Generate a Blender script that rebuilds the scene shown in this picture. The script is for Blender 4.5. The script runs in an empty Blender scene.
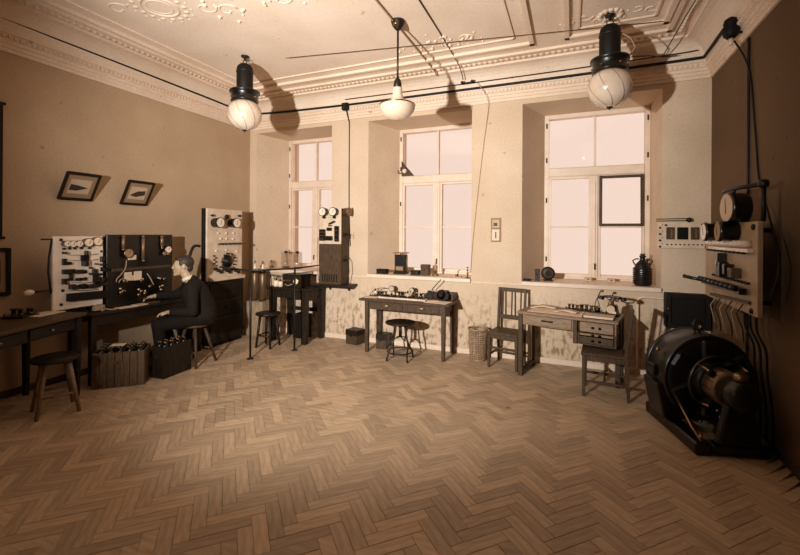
import bpy, bmesh, math, random
from mathutils import Vector, Matrix
random.seed(7)
S = bpy.context.scene
COL = S.collection
PI = math.pi

# ------------------------------------------------------------------ camera
F, YAW, ROLL, PPY = 411.66, 0.3951, 0.0063, 233.87
CAM = Vector((5.3414, -5.7864, 1.7))
cd = bpy.data.cameras.new('camera'); cam = bpy.data.objects.new('camera', cd); COL.objects.link(cam)
cd.sensor_fit = 'HORIZONTAL'; cd.sensor_width = 36; cd.lens = F / 800 * 36
cd.shift_y = -(277.5 - PPY) / 800; cd.clip_start = .05
cam.location = CAM
cam.rotation_mode = 'QUATERNION'
cam.rotation_quaternion = (Matrix.Rotation(YAW, 4, 'Z') @ Matrix.Rotation(PI / 2, 4, 'X') @ Matrix.Rotation(ROLL, 4, 'Z')).to_quaternion()
S.camera = cam
# ------------------------------------------------------------------ sky, flash, exposure
w = bpy.data.worlds.new('sky'); S.world = w; w.use_nodes = True
w.node_tree.nodes['Background'].inputs[0].default_value = (.98, .74, .62, 1)
w.node_tree.nodes['Background'].inputs[1].default_value = 1.10
fl = bpy.data.lights.new('flash', 'SPOT'); fl.energy = 1820; fl.color = (1, .99, .96)
fl.spot_size = math.radians(96); fl.spot_blend = 1.0; fl.shadow_soft_size = .06
fo = bpy.data.objects.new('flash', fl); COL.objects.link(fo); fo.location = (3.33, -6.18, 1.98)
fo.rotation_euler = (Vector((2.85, 0, 2.55)) - Vector(fo.location)).to_track_quat('-Z', 'Y').to_euler()
S.view_settings.view_transform = 'Standard'; S.view_settings.look = 'None'
S.view_settings.gamma = 1; S.view_settings.exposure = 0; S.view_settings.use_curve_mapping = False

# ------------------------------------------------------------------ pixel -> point on a known plane
def P(u, v, ax, val):
    a, b = u - 400, v - PPY; c, s = math.cos(ROLL), math.sin(ROLL)
    x, y = c * a + s * b, -s * a + c * b
    d = Vector((-math.sin(YAW), math.cos(YAW), 0)) * F + Vector((math.cos(YAW), math.sin(YAW), 0)) * x + Vector((0, 0, -y))
    i = 'xyz'.index(ax); t = (val - CAM[i]) / d[i]
    return CAM + d * t

# ------------------------------------------------------------------ materials
def lerp(t, pts):
    for (a, va), (b, vb) in zip(pts, pts[1:]):
        if t <= b: return va + (vb - va) * max(0, t - a) / (b - a)
    return pts[-1][1]
def sep(v):
    g = lerp(v, [(0, .66), (.02, .60), (.1, .57), (.3, .62), (.6, .73), (.9, .80)])
    b = lerp(v, [(0, .40), (.02, .34), (.1, .29), (.3, .33), (.6, .49), (.9, .64)])
    return (v, v * g, v * b, 1)
MATS = {}
def mat(name, v, rough=.6, noise=0, scale=8, metal=0, bump=0, coat=0, stretch=None, rnd=0, spec=.5):
    if name in MATS: return MATS[name]
    m = bpy.data.materials.new(name); m.use_nodes = True; nt = m.node_tree; b = nt.nodes['Principled BSDF']
    b.inputs['Roughness'].default_value = rough; b.inputs['Metallic'].default_value = metal
    b.inputs['Base Color'].default_value = sep(v); b.inputs['Coat Weight'].default_value = coat
    b.inputs['Specular IOR Level'].default_value = spec
    fac = None
    if noise or bump:
        tc = nt.nodes.new('ShaderNodeTexCoord'); mp = nt.nodes.new('ShaderNodeMapping')
        if stretch: mp.inputs['Scale'].default_value = stretch
        nt.links.new(tc.outputs['Object'], mp.inputs[0])
        n = nt.nodes.new('ShaderNodeTexNoise'); n.inputs['Scale'].default_value = scale; n.inputs['Detail'].default_value = 6
        nt.links.new(mp.outputs[0], n.inputs[0]); fac = n.outputs['Fac']
    if noise:
        r = nt.nodes.new('ShaderNodeValToRGB')
        r.color_ramp.elements[0].position = .3; r.color_ramp.elements[1].position = .7
        r.color_ramp.elements[0].color = sep(v * (1 - noise)); r.color_ramp.elements[1].color = sep(min(.95, v * (1 + noise)))
        nt.links.new(fac, r.inputs[0]); out = r.outputs[0]
        if rnd:
            oi = nt.nodes.new('ShaderNodeObjectInfo'); hs = nt.nodes.new('ShaderNodeHueSaturation')
            mr = nt.nodes.new('ShaderNodeMapRange'); mr.inputs[3].default_value = 1 - rnd; mr.inputs[4].default_value = 1 + rnd
            nt.links.new(oi.outputs['Random'], mr.inputs[0]); nt.links.new(mr.outputs[0], hs.inputs['Value'])
            nt.links.new(out, hs.inputs['Color']); out = hs.outputs[0]
        nt.links.new(out, b.inputs['Base Color'])
    if bump:
        bp = nt.nodes.new('ShaderNodeBump'); bp.inputs['Strength'].default_value = bump; bp.inputs['Distance'].default_value = .01
        nt.links.new(fac, bp.inputs['Height']); nt.links.new(bp.outputs[0], b.inputs['Normal'])
    MATS[name] = m; return m

def plaster(name, v, lower=None):
    """painted plaster with blotches and scuffs; lower = paint worn off below this height"""
    m = bpy.data.materials.new(name); m.use_nodes = True; nt = m.node_tree; b = nt.nodes['Principled BSDF']
    b.inputs['Roughness'].default_value = .85; b.inputs['Specular IOR Level'].default_value = .2
    tc = nt.nodes.new('ShaderNodeTexCoord')
    def noise(sc, det=6, sca=None):
        n = nt.nodes.new('ShaderNodeTexNoise'); n.inputs['Scale'].default_value = sc; n.inputs['Detail'].default_value = det
        if sca:
            mp = nt.nodes.new('ShaderNodeMapping'); mp.inputs['Scale'].default_value = sca
            nt.links.new(tc.outputs['Object'], mp.inputs[0]); nt.links.new(mp.outputs[0], n.inputs[0])
        else: nt.links.new(tc.outputs['Object'], n.inputs[0])
        return n.outputs['Fac']
    def ramp(f, p0, p1, c0, c1):
        r = nt.nodes.new('ShaderNodeValToRGB'); e = r.color_ramp.elements
        e[0].position = p0; e[1].position = p1; e[0].color = c0; e[1].color = c1
        nt.links.new(f, r.inputs[0]); return r.outputs[0]
    base = ramp(noise(1.3), .3, .7, sep(v * .9), sep(v * 1.06))
    fine = ramp(noise(38, 3), .35, .65, (.95, .94, .92, 1), (1.03, 1.03, 1.03, 1))
    spots = ramp(noise(9, 2), .72, .76, (1, 1, 1, 1), (.72, .68, .62, 1))
    def mul(a, c, f=1.0):
        x = nt.nodes.new('ShaderNodeMix'); x.data_type = 'RGBA'; x.blend_type = 'MULTIPLY'
        if isinstance(f, float): x.inputs[0].default_value = f
        else: nt.links.new(f, x.inputs[0])
        nt.links.new(a, x.inputs[6])
        if isinstance(c, tuple): x.inputs[7].default_value = c
        else: nt.links.new(c, x.inputs[7])
        return x.outputs[2]
    col = mul(mul(base, fine), spots)
    if lower:
        sx = nt.nodes.new('ShaderNodeSeparateXYZ'); nt.links.new(tc.outputs['Object'], sx.inputs[0])
        lt = nt.nodes.new('ShaderNodeMapRange'); lt.inputs[1].default_value = lower; lt.inputs[2].default_value = lower * .35
        nt.links.new(sx.outputs[2], lt.inputs[0])
        streak = ramp(noise(11, 10, (1.6, 1.6, .8)), .49, .62, (0, 0, 0, 1), (1, 1, 1, 1))
        f = nt.nodes.new('ShaderNodeMath'); f.operation = 'MULTIPLY'
        nt.links.new(lt.outputs[0], f.inputs[0]); nt.links.new(streak, f.inputs[1])
        col = mul(col, (.52, .45, .38, 1), f.outputs[0])
    nt.links.new(col, b.inputs['Base Color'])
    bp = nt.nodes.new('ShaderNodeBump'); bp.inputs['Strength'].default_value = .12; bp.inputs['Distance'].default_value = .01
    nt.links.new(noise(22, 5), bp.inputs['Height']); nt.links.new(bp.outputs[0], b.inputs['Normal'])
    MATS[name] = m; return m

plaster('plaster_back', .67, 1.0); plaster('plaster_left_shade', .50); plaster('plaster_right_shade', .15); plaster('plaster_front', .22)  # one wall paint; left and right darkened for fainter light, front against bounce
plaster('plaster_ceiling', .86); plaster('plaster_trim', .82)
mat('floor_wood', .47, .55, .18, 5, rnd=.20, stretch=(1, 6, 1), bump=.08)
mat('joint', .22, .9)
mat('white_paint', .78, .5, .07, 6)
mat('dark_wood', .020, .42, .45, 6, stretch=(8, 8, 1.2), spec=.22)
mat('brown_wood', .075, .5, .35, 7, stretch=(6, 6, 1.2), spec=.22)
mat('oak', .24, .5, .3, 7, stretch=(2, 8, 8))
mat('pale_wood', .40, .6, .25, 7, stretch=(8, 8, 1.2))
mat('crate_wood', .11, .75, .4, 9, stretch=(8, 8, 1.5), spec=.22)
mat('marble_dim', .36, .5, .14, 7)  # marble of the right board, darkened so it stays dim under the flash
mat('white_marble', .84, .35, .08, 7)  # marble lightened to make up for weak flash on the left board
mat('marble', .68, .3, .14, 7)
mat('black_gloss', .004, .3, spec=.6)
mat('black_matt', .006, .6, spec=.25)
mat('iron', .010, .45, .3, 20, spec=.35)
mat('casting', .006, .33, .35, 14, bump=.25)
mat('steel', .30, .32, metal=1.0)
mat('brass', .30, .35, metal=1.0)
mat('worn_zinc', .24, .45, .25, 6, metal=.6)
mat('porcelain', .80, .2)
mat('paper', .74, .8, .05, 4)
mat('card', .56, .8, .08, 5)
mat('grey_mount', .30, .8)
mat('ink', .04, .8)
mat('dial_white', .82, .4)
mat('wicker', .34, .8, .3, 30)
mat('coat_cloth', .012, .9, .3, 60, spec=.2)
mat('trouser_cloth', .010, .9, .3, 60, spec=.2)
mat('shoe_leather', .010, .4)
mat('linen', .75, .8)
mat('skin', .47, .55, .06, 12)
mat('hair', .030, .6, .4, 60)
mat('cable', .010, .6, spec=.3)
mat('pale_cord', .40, .8)
mat('opal', .72, .25)
def glassmat(name, tint, rough, alpha):
    m = bpy.data.materials.new(name); m.use_nodes = True; nt = m.node_tree; nt.nodes.clear()
    o = nt.nodes.new('ShaderNodeOutputMaterial'); t = nt.nodes.new('ShaderNodeBsdfTransparent'); g = nt.nodes.new('ShaderNodeBsdfGlossy')
    t.inputs[0].default_value = tint; g.inputs['Roughness'].default_value = rough; mx = nt.nodes.new('ShaderNodeMixShader')
    mx.inputs[0].default_value = alpha
    nt.links.new(t.outputs[0], mx.inputs[1]); nt.links.new(g.outputs[0], mx.inputs[2]); nt.links.new(mx.outputs[0], o.inputs[0])
    MATS[name] = m
glassmat('window_glass', (.97, .97, .97, 1), .05, .05)
glassmat('jar_glass', (.94, .93, .91, 1), .08, .08)
m = mat('globe_glass', .78, .25, .12, 5)
m.node_tree.nodes['Principled BSDF'].inputs['Transmission Weight'].default_value = .1
m.node_tree.nodes['Principled BSDF'].inputs['Coat Weight'].default_value = .6

# ------------------------------------------------------------------ mesh builder
class MB:
    def __init__(s): s.v = []; s.f = []; s.sm = []
    def add(s, vs, fs, smooth=False):
        o = len(s.v); s.v += [tuple(a) for a in vs]; s.f += [[i + o for i in f] for f in fs]; s.sm += [smooth] * len(fs); return s
    def box(s, c, d, rz=0, M=None):
        vs = []
        R = Matrix.Rotation(rz, 4, 'Z') if M is None else M
        for x in (-.5, .5):
            for y in (-.5, .5):
                for z in (-.5, .5):
                    vs.append(Vector(c) + (R @ Vector((x * d[0], y * d[1], z * d[2]))))
        return s.add(vs, [[0, 1, 3, 2], [4, 6, 7, 5], [0, 4, 5, 1], [2, 3, 7, 6], [0, 2, 6, 4], [1, 5, 7, 3]])
    def b2(s, a, b): return s.box([(p + q) / 2 for p, q in zip(a, b)], [abs(q - p) for p, q in zip(a, b)])
    def bar(s, a, b, wd, th, up=(0, 0, 1), wd2=None, th2=None):
        """rectangular (tapering) bar from a to b"""
        a, b = Vector(a), Vector(b); t = (b - a).normalized(); u = Vector(up)
        if abs(t.dot(u)) > .95: u = Vector((0, 1, 0))
        n = t.cross(u).normalized(); u = n.cross(t)
        wd2 = wd2 or wd; th2 = th2 or th; vs = []
        for p, ww, hh in ((a, wd, th), (b, wd2, th2)):
            for i, j in ((-1, -1), (1, -1), (1, 1), (-1, 1)): vs.append(p + n * i * ww / 2 + u * j * hh / 2)
        return s.add(vs, [[3, 2, 1, 0], [4, 5, 6, 7], [0, 1, 5, 4], [1, 2, 6, 5], [2, 3, 7, 6], [3, 0, 4, 7]])
    def tube(s, pts, r, n=8, rs=None, closed=False):
        pts = [Vector(p) for p in pts]; vs = []; fs = []; k = len(pts); prev = None
        for i, p in enumerate(pts):
            if closed: t = (pts[(i + 1) % k] - pts[i - 1]).normalized()
            else: t = (pts[min(i + 1, k - 1)] - pts[max(i - 1, 0)]).normalized()
            if prev is None:
                u = Vector((0, 0, 1)) if abs(t.z) < .9 else Vector((1, 0, 0))
            else: u = prev
            nn = t.cross(u).normalized(); u = nn.cross(t).normalized(); prev = u
            rr = rs[i] if rs else r
            for j in range(n):
                a = 2 * PI * j / n; vs.append(p + (nn * math.cos(a) + u * math.sin(a)) * rr)
        for i in range(k if closed else k - 1):
            for j in range(n):
                a, b = i * n + j, i * n + (j + 1) % n; c, d = ((i + 1) % k) * n + (j + 1) % n, ((i + 1) % k) * n + j
                fs.append([a, d, c, b][::-1])
        s.add(vs, fs, True)
        if not closed:
            s.add(vs[:n], [list(range(n))]); s.add(vs[-n:], [list(range(n))[::-1]])
        return s
    def lathe(s, prof, n=24, c=(0, 0, 0), axis=(0, 0, 1), sx=1, sy=1):
        """prof: list of (r, h) along axis"""
        A = Vector(axis).normalized(); Q = Vector((0, 0, 1)).rotation_difference(A) if abs(A.z) < .9999 else (Matrix.Rotation(0, 3, 'X').to_quaternion() if A.z > 0 else Matrix.Rotation(PI, 3, 'X').to_quaternion())
        vs = []; fs = []
        for r, h in prof:
            for j in range(n):
                a = 2 * PI * j / n; vs.append(Vector(c) + Q @ Vector((r * math.cos(a) * sx, r * math.sin(a) * sy, h)))
        for i in range(len(prof) - 1):
            for j in range(n):
                fs.append([i * n + j, i * n + (j + 1) % n, (i + 1) * n + (j + 1) % n, (i + 1) * n + j])
        s.add(vs, fs, True)
        if prof[0][0] > 1e-4: s.add(vs[:n], [list(range(n))[::-1]])
        if prof[-1][0] > 1e-4: s.add(vs[-n:], [list(range(n))])
        return s
    def cyl(s, a, b, r, n=16, r2=None):
        a, b = Vector(a), Vector(b); L = (b - a).length
        return s.lathe([(r, 0), (r if r2 is None else r2, L)], n, a, b - a)
    def ball(s, c, r, n=12, sz=(1, 1, 1)):
        vs = []; fs = []; k = n // 2
        for i in range(k + 1):
            t = PI * i / k
            for j in range(n):
                a = 2 * PI * j / n
                vs.append((c[0] + r * sz[0] * math.sin(t) * math.cos(a), c[1] + r * sz[1] * math.sin(t) * math.sin(a), c[2] + r * sz[2] * math.cos(t)))
        for i in range(k):
            for j in range(n): fs.append([i * n + j, (i + 1) * n + j, (i + 1) * n + (j + 1) % n, i * n + (j + 1) % n])
        return s.add(vs, fs, True)
    def cone2(s, a, b, r1, r2, n=10):
        """capsule-like tapered limb"""
        a, b = Vector(a), Vector(b); L = (b - a).length; pr = []
        for i in range(5): t = PI / 2 * i / 4; pr.append((r1 * math.sin(t) + 1e-5, -r1 * math.cos(t)))
        for i in range(5): t = PI / 2 * i / 4; pr.append((r2 * math.cos(t) + 1e-5, L + r2 * math.sin(t)))
        return s.lathe(pr, n, a, b - a)
    def prism(s, poly, a, b, ax='y'):
        """extrude polygon (2-D, in the other two axes) from a to b along ax"""
        def pt(p, h): return {'x': (h, p[0], p[1]), 'y': (p[0], h, p[1]), 'z': (p[0], p[1], h)}[ax]
        n = len(poly); vs = [pt(p, a) for p in poly] + [pt(p, b) for p in poly]
        return s.add(vs, [list(range(n)), list(range(n, 2 * n))[::-1]] + [[i, i + n, (i + 1) % n + n, (i + 1) % n] for i in range(n)])
    def mesh(s, name, bevel=0):
        me = bpy.data.meshes.new(name); me.from_pydata(s.v, [], s.f)
        for p, k in zip(me.polygons, s.sm): p.use_smooth = k
        bm = bmesh.new(); bm.from_mesh(me)
        bmesh.ops.remove_doubles(bm, verts=bm.verts, dist=1e-6)
        bmesh.ops.recalc_face_normals(bm, faces=bm.faces)
        if bevel:
            es = [e for e in bm.edges if len(e.link_faces) == 2 and e.calc_face_angle(0) > .6]
            bmesh.ops.bevel(bm, geom=es, offset=bevel, segments=1, affect='EDGES', clamp_overlap=True)
        bm.to_mesh(me); bm.free(); return me
    def build(s, name, m, parent=None, bevel=0, label=None):
        o = bpy.data.objects.new(name, s.mesh(name, bevel)); COL.objects.link(o)
        o.data.materials.append(MATS[m])
        if parent is not None: o.parent = parent
        if label: o['label'] = label
        return o
def thing(name, label, cat, loc=(0, 0, 0), rz=0, group=None):
    o = bpy.data.objects.new(name, None); COL.objects.link(o); o.empty_display_size = .05
    o.location = loc; o.rotation_euler = (0, 0, rz); o['label'] = label; o['category'] = cat
    if group: o['group'] = group
    return o
def tag(o, label, cat, group=None, loc=None, rz=None):
    o['label'] = label; o['category'] = cat
    if group: o['group'] = group
    if loc is not None: o.location = loc
    if rz is not None: o.rotation_euler = (0, 0, rz)
    return o
def struct(o): o['kind'] = 'structure'; return o
def dup(root, loc, rz=0, label=None, group=None):
    r = root.copy(); COL.objects.link(r); r.location = loc; r.rotation_euler = (0, 0, rz)
    if label: r['label'] = label
    if group: r['group'] = group
    for ch in list(root.children):
        c = ch.copy(); COL.objects.link(c); c.parent = r
        for g in list(ch.children):
            d = g.copy(); COL.objects.link(d); d.parent = c
    return r
def V(*a): return Vector(a)

# ================================================================== THE ROOM
W, YF, HC = 6.83, -7.6, 3.95
WT = .6                                   # depth from wall face to window frame
FLOOR = struct(MB().b2((-.3, YF - .2, -.2), (W + .3, .9, -.022)).build('floor', 'joint'))
# herringbone parquet ------------------------------------------------
PL, PW = .33, .0825                        # four widths to a length
planks = []
def herring():
    s2 = math.sqrt(.5); ang = PI / 4
    u = Vector((s2, s2)); v = Vector((-s2, s2))          # plank directions
    # herringbone lattice: plank A along u, plank B along v
    n = 6
    for i in range(-75, 76):
        for j in range(-18, 19):
            # unit cell shift along the diagonal stair: (PW,PW) ; across: (PL,-PL)
            o = u * (i * PW + j * PL) + v * (i * PW - j * PL)
            a = o + u * PL / 2 + v * PW / 2
            b = o + u * (-PW / 2 + 0) + v * (PL / 2 - PL + PW)   # filled below
            planks.append((a, 0))
            b = o + u * (PL + PW / 2) + v * (PW - PL / 2)
            planks.append((b, 1))
herring()
org = Vector((3.4, -3.2))
tmpl = MB()
hx, hy, ch = PL / 2 - .0006, PW / 2 - .0006, .0018
tv = [(-hx, -hy, -.022), (hx, -hy, -.022), (hx, hy, -.022), (-hx, hy, -.022), (-hx, -hy, -ch), (hx, -hy, -ch), (hx, hy, -ch), (-hx, hy, -ch),
      (-hx + ch, -hy + ch, 0), (hx - ch, -hy + ch, 0), (hx - ch, hy - ch, 0), (-hx + ch, hy - ch, 0)]
tf = [[8, 9, 10, 11]] + [[a, (a + 1) % 4, (a + 1) % 4 + 4, a + 4] for a in range(4)] + [[4 + a, 4 + (a + 1) % 4, 8 + (a + 1) % 4, 8 + a] for a in range(4)]
pm = MB().add(tv, tf).mesh('plank'); pm.materials.append(MATS['floor_wood'])
cand = []
for (c, k) in planks:
    p = c + org
    if not (-.2 < p.x < W + .2 and YF < p.y < .2): continue
    q = Vector((p.x, p.y, 0)) - CAM
    d = -math.sin(YAW) * q.x + math.cos(YAW) * q.y; r = math.cos(YAW) * q.x + math.sin(YAW) * q.y
    vis = d > .5 and 0 < 400 + F * r / d < 800 and PPY + F * 1.7 / d < 548
    inside = .2 < p.x < W - .2 and p.y < -.2
    cand.append(((1 / d ** 3) if vis and inside else 0, p, k))
cand.sort(key=lambda t: -t[0])
rest = MB(); restv = []
fm = MATS['floor_wood'].copy(); fm.name = 'floor_wood_field'
for i, (sc, p, k) in enumerate(cand):
    a = PI / 4 + (PI / 2 if k else 0)
    if i < 300 and sc > 0:
        o = bpy.data.objects.new('plank', pm); COL.objects.link(o); o.parent = FLOOR
        o.location = (p.x, p.y, random.uniform(-.0008, .0008)); o.rotation_euler = (0, 0, a)
    else:
        ca, sa = math.cos(a), math.sin(a); dz = random.uniform(-.0008, .0008); rv = random.random()
        vs = [(min(max(p.x + x * ca - y * sa, -.02), W + .02), min(p.y + x * sa + y * ca, .02), z + dz) for x, y, z in tv]
        rest.add(vs, tf); restv += [rv] * 12
me = bpy.data.meshes.new('plank_field'); me.from_pydata(rest.v, [], rest.f)
at = me.attributes.new('tone', 'FLOAT', 'POINT'); at.data.foreach_set('value', restv)
nt = fm.node_tree
oi = next(n for n in nt.nodes if n.type == 'OBJECT_INFO'); an = nt.nodes.new('ShaderNodeAttribute'); an.attribute_name = 'tone'
tgt = oi.outputs['Random'].links[0].to_socket; nt.links.new(an.outputs['Fac'], tgt)
me.materials.append(fm)
o = bpy.data.objects.new('plank_field', me); COL.objects.link(o); o.parent = FLOOR; o['kind'] = 'stuff'

# walls --------------------------------------------------------------
WIN = [dict(x0=.15, x1=1.71, c=1.0, h=.60), dict(x0=2.38, x1=4.025, c=3.337, h=.67), dict(x0=4.717, x1=6.34, c=5.638, h=.67)]
ZS, ZT, ZB, ZTF = 1.07, 3.47, 1.07, 3.44
mb = MB()
xs = [0]
for q in WIN: xs += [q['x0'], q['x1']]
xs.append(W)
def quad(a, b, c, d): mb.add([a, b, c, d], [[0, 1, 2, 3]])
for i in range(len(xs) - 1):
    a, b = xs[i], xs[i + 1]
    if i % 2 == 0: quad((a, 0, 0), (b, 0, 0), (b, 0, HC), (a, 0, HC))
    else: quad((a, 0, 0), (b, 0, 0), (b, 0, ZS - .03), (a, 0, ZS - .03)); quad((a, 0, ZT), (b, 0, ZT), (b, 0, HC), (a, 0, HC))
for q in WIN:
    a, b, c, d = q['x0'], q['x1'], q['c'] - q['h'], q['c'] + q['h']; q['a'], q['b'] = c, d
    quad((a, 0, ZS - .03), (a, 0, ZT), (c, WT, ZTF), (c, WT, ZB - .03)); quad((b, 0, ZS - .03), (d, WT, ZB - .03), (d, WT, ZTF), (b, 0, ZT))
    quad((a, 0, ZT), (b, 0, ZT), (d, WT, ZTF), (c, WT, ZTF)); quad((a, 0, ZS - .03), (c, WT, ZB - .03), (d, WT, ZB - .03), (b, 0, ZS - .03))
    # outer reveal
    quad((c, WT, ZB - .03), (c, WT, ZTF), (c, .9, ZTF), (c, .9, ZB - .03)); quad((d, WT, ZB - .03), (d, .9, ZB - .03), (d, .9, ZTF), (d, WT, ZTF))
    quad((c, WT, ZTF), (d, WT, ZTF), (d, .9, ZTF), (c, .9, ZTF)); quad((c, WT, ZB - .03), (c, .9, ZB - .03), (d, .9, ZB - .03), (d, WT, ZB - .03))
# outer face with openings
xo = [-.3]
for q in WIN: xo += [q['a'], q['b']]
xo.append(W + .3)
for i in range(len(xo) - 1):
    a, b = xo[i], xo[i + 1]
    if i % 2 == 0: quad((a, .9, -.2), (b, .9, -.2), (b, .9, HC + .2), (a, .9, HC + .2))
    else: quad((a, .9, -.2), (b, .9, -.2), (b, .9, ZB - .03), (a, .9, ZB - .03)); quad((a, .9, ZTF), (b, .9, ZTF), (b, .9, HC + .2), (a, .9, HC + .2))
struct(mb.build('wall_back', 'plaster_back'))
struct(MB().b2((-.3, YF - .2, -.022), (0, .9, HC + .2)).build('wall_left', 'plaster_left_shade'))
struct(MB().b2((W, YF - .2, -.022), (W + .3, .9, HC + .2)).build('wall_right', 'plaster_right_shade'))
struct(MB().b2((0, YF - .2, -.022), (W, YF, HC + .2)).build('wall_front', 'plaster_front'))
CEIL = struct(MB().b2((0, YF, HC), (W, .9, HC + .2)).build('ceiling', 'plaster_ceiling'))

# cornice ------------------------------------------------------------
prof = [(0, 3.53), (.02, 3.53), (.02, 3.565), (.034, 3.572), (.034, 3.605), (.05, 3.612), (.05, 3.642), (.068, 3.65), (.068, 3.695), (.085, 3.70)]
for i in range(7):
    t = PI / 2 * i / 6; prof.append((.085 + .2 * (1 - math.cos(t)), 3.71 + .215 * math.sin(t)))
prof += [(.305, 3.925), (.305, 3.95)]
def cornice(name, frm):
    mb = MB(); n = len(prof); vs = []
    for end in (0, 1):
        for d, z in prof: vs.append(frm(end, d, z))
    mb.add(vs, [[i, i + 1, n + i + 1, n + i] for i in range(n - 1)])
    return struct(mb.build(name, 'plaster_trim'))
cornice('trim_1', lambda e, d, z: (d, (YF + d) if e else -d, z))
cornice('trim_2', lambda e, d, z: ((W - d) if e else d, -d, z))
cornice('trim_3', lambda e, d, z: (W - d, (YF + d) if e else -d, z))
# dentil notches under the cornice shelf (a run of small blocks)
def blockrun(pts, size, step, name, m='plaster_trim'):
    mb = MB()
    for a, b in pts:
        a, b = Vector(a), Vector(b); L = (b - a).length; k = int(L / step); t = (b - a) / L
        for i in range(k):
            p = a + t * (i + .5) * step; mb.box(p, size, math.atan2(t.y, t.x))
    return mb
for tn, seg in (('trim_2', ((.09, -.077, 3.668), (W - .09, -.077, 3.668))), ('trim_1', ((.077, -.09, 3.668), (.077, -5.5, 3.668))), ('trim_3', ((W - .077, -.09, 3.668), (W - .077, -4, 3.668)))):
    tr = blockrun([seg], (.022, .02, .03), .05, 'dentil').build('dentil_row', 'plaster_trim', bpy.data.objects[tn]); tr['kind'] = 'stuff'

# rope bands on the ceiling, in oblique beads
mb = MB()
for a, b in [((.40, -.40), (W - .40, -.40)), ((.38, -.42), (.38, -5.0)), ((W - .40, -.42), (W - .40, -4.0))]:
    a, b = Vector(a), Vector(b); L = (b - a).length; t = (b - a) / L; k = int(L / .07)
    for i in range(k):
        p = a + t * (i + .5) * .07; M = Matrix.Rotation(math.atan2(t.y, t.x) + .6, 4, 'Z')
        vs = []; n = 6
        for q in range(n):
            an = 2 * PI * q / n; e = M @ Vector((.036 * math.cos(an), .018 * math.sin(an), 0)); vs.append((p.x + e.x, p.y + e.y, HC + .002))
        for q in range(n):
            an = 2 * PI * q / n; e = M @ Vector((.022 * math.cos(an), .010 * math.sin(an), 0)); vs.append((p.x + e.x, p.y + e.y, HC - .02))
        mb.add(vs, [[q, (q + 1) % n, n + (q + 1) % n, n + q] for q in range(n)] + [list(range(n, 2 * n))], True)
rb = mb.build('rope_band', 'plaster_trim', CEIL); rb['kind'] = 'stuff'
# raised mouldings: bands beside the rope, and panel frames
k = 4
def moulding(rects, wd, ht):
    global k
    for (x0, y0, x1, y1) in rects:
        mb = MB()
        for a, b in (((x0, y0), (x1, y0)), ((x1, y0), (x1, y1)), ((x1, y1), (x0, y1)), ((x0, y1), (x0, y0))):
            dx, dy = (wd / 2 if a[0] < b[0] else -wd / 2 if a[0] > b[0] else 0), (wd / 2 if a[1] < b[1] else -wd / 2 if a[1] > b[1] else 0)
            mb.bar((a[0] - dx, a[1] - dy, HC - ht / 2 + .002), (b[0] + dx, b[1] + dy, HC - ht / 2 + .002), wd, ht)
        struct(mb.build('trim_%d' % k, 'plaster_trim')); k += 1
moulding([(.50, -5.6, W - .52, -.53)], .045, .03)
moulding([(.62, -5.4, 4.90, -.76), (5.28, -5.4, 6.24, -.76)], .05, .035)
moulding([(.80, -5.2, 4.72, -.95), (5.40, -5.2, 6.12, -.92)], .02, .018)
# medallion above the left bench: ring, and leaves around it; scroll ornament above the right lamp
def leafwork(name, cx, cy, rr, ring, nl):
    mb = MB()
    if ring:
        mb.tube([(cx + rr * math.cos(2 * PI * i / 28), cy + rr * math.sin(2 * PI * i / 28), HC + .002) for i in range(28)], .014, 6, closed=True)
        mb.tube([(cx + (rr - .05) * math.cos(2 * PI * i / 28), cy + (rr - .05) * math.sin(2 * PI * i / 28), HC + .001) for i in range(28)], .007, 6, closed=True)
    for i in range(nl):
        a = 2 * PI * i / nl; r2 = rr + .07
        mb.ball((cx + r2 * math.cos(a), cy + r2 * math.sin(a), HC + .004), .03, 8, (1, 1, .5))
        mb.ball((cx + (r2 + .055) * math.cos(a + .15), cy + (r2 + .055) * math.sin(a + .15), HC + .003), .018, 6, (1, 1, .6))
    return mb
k_ = k
def scroll(mb, x, y, s, fl=1, rot=0):
    pts = []
    for i in range(22):
        t = i / 21 * 3.6 * PI / 2; r = s * (1 - i / 26); a = rot + fl * t
        pts.append((x + r * math.cos(a), y + r * math.sin(a), HC + .003))
    mb.tube(pts, .012, 6)
mb = leafwork('x', 1.53, -2.92, .17, True, 16)
for (sx, sy, fl) in ((1.95, -2.75, 1), (2.12, -2.62, -1), (1.12, -3.05, -1), (2.3, -2.85, 1), (2.75, -2.6, 1), (3.0, -2.75, -1)): scroll(mb, sx, sy, .12, fl)
for i in range(40): mb.ball((1.9 + random.random() * 1.6, -2.9 + random.random() * .5, HC), random.uniform(.012, .026), 6)
mb.build('ceiling_medallion', 'plaster_trim', CEIL)
mb = MB()
for (sx, sy, fl, r) in ((5.45, -1.13, 1, 0), (5.93, -1.13, -1, PI), (5.30, -1.08, -1, PI), (6.06, -1.08, 1, 0), (5.58, -1.0, -1, 1), (5.8, -1.0, 1, 2)): scroll(mb, sx, sy, .085, fl, r)
for i in range(12): mb.ball((5.69 + .1 * math.cos(i * PI / 6), -1.1 + .1 * math.sin(i * PI / 6), HC), .03, 6)
mb.build('ceiling_scroll', 'plaster_trim', CEIL)
mb = MB()
for i in range(46):
    mb.ball((3.95 + random.gauss(0, .22), -1.12 + random.gauss(0, .09), HC), random.uniform(.01, .026), 6)
for (sx, sy, fl) in ((3.7, -1.1, 1), (4.2, -1.15, -1)): scroll(mb, sx, sy, .1, fl)
mb.build('ceiling_spray', 'plaster_trim', CEIL)

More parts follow.
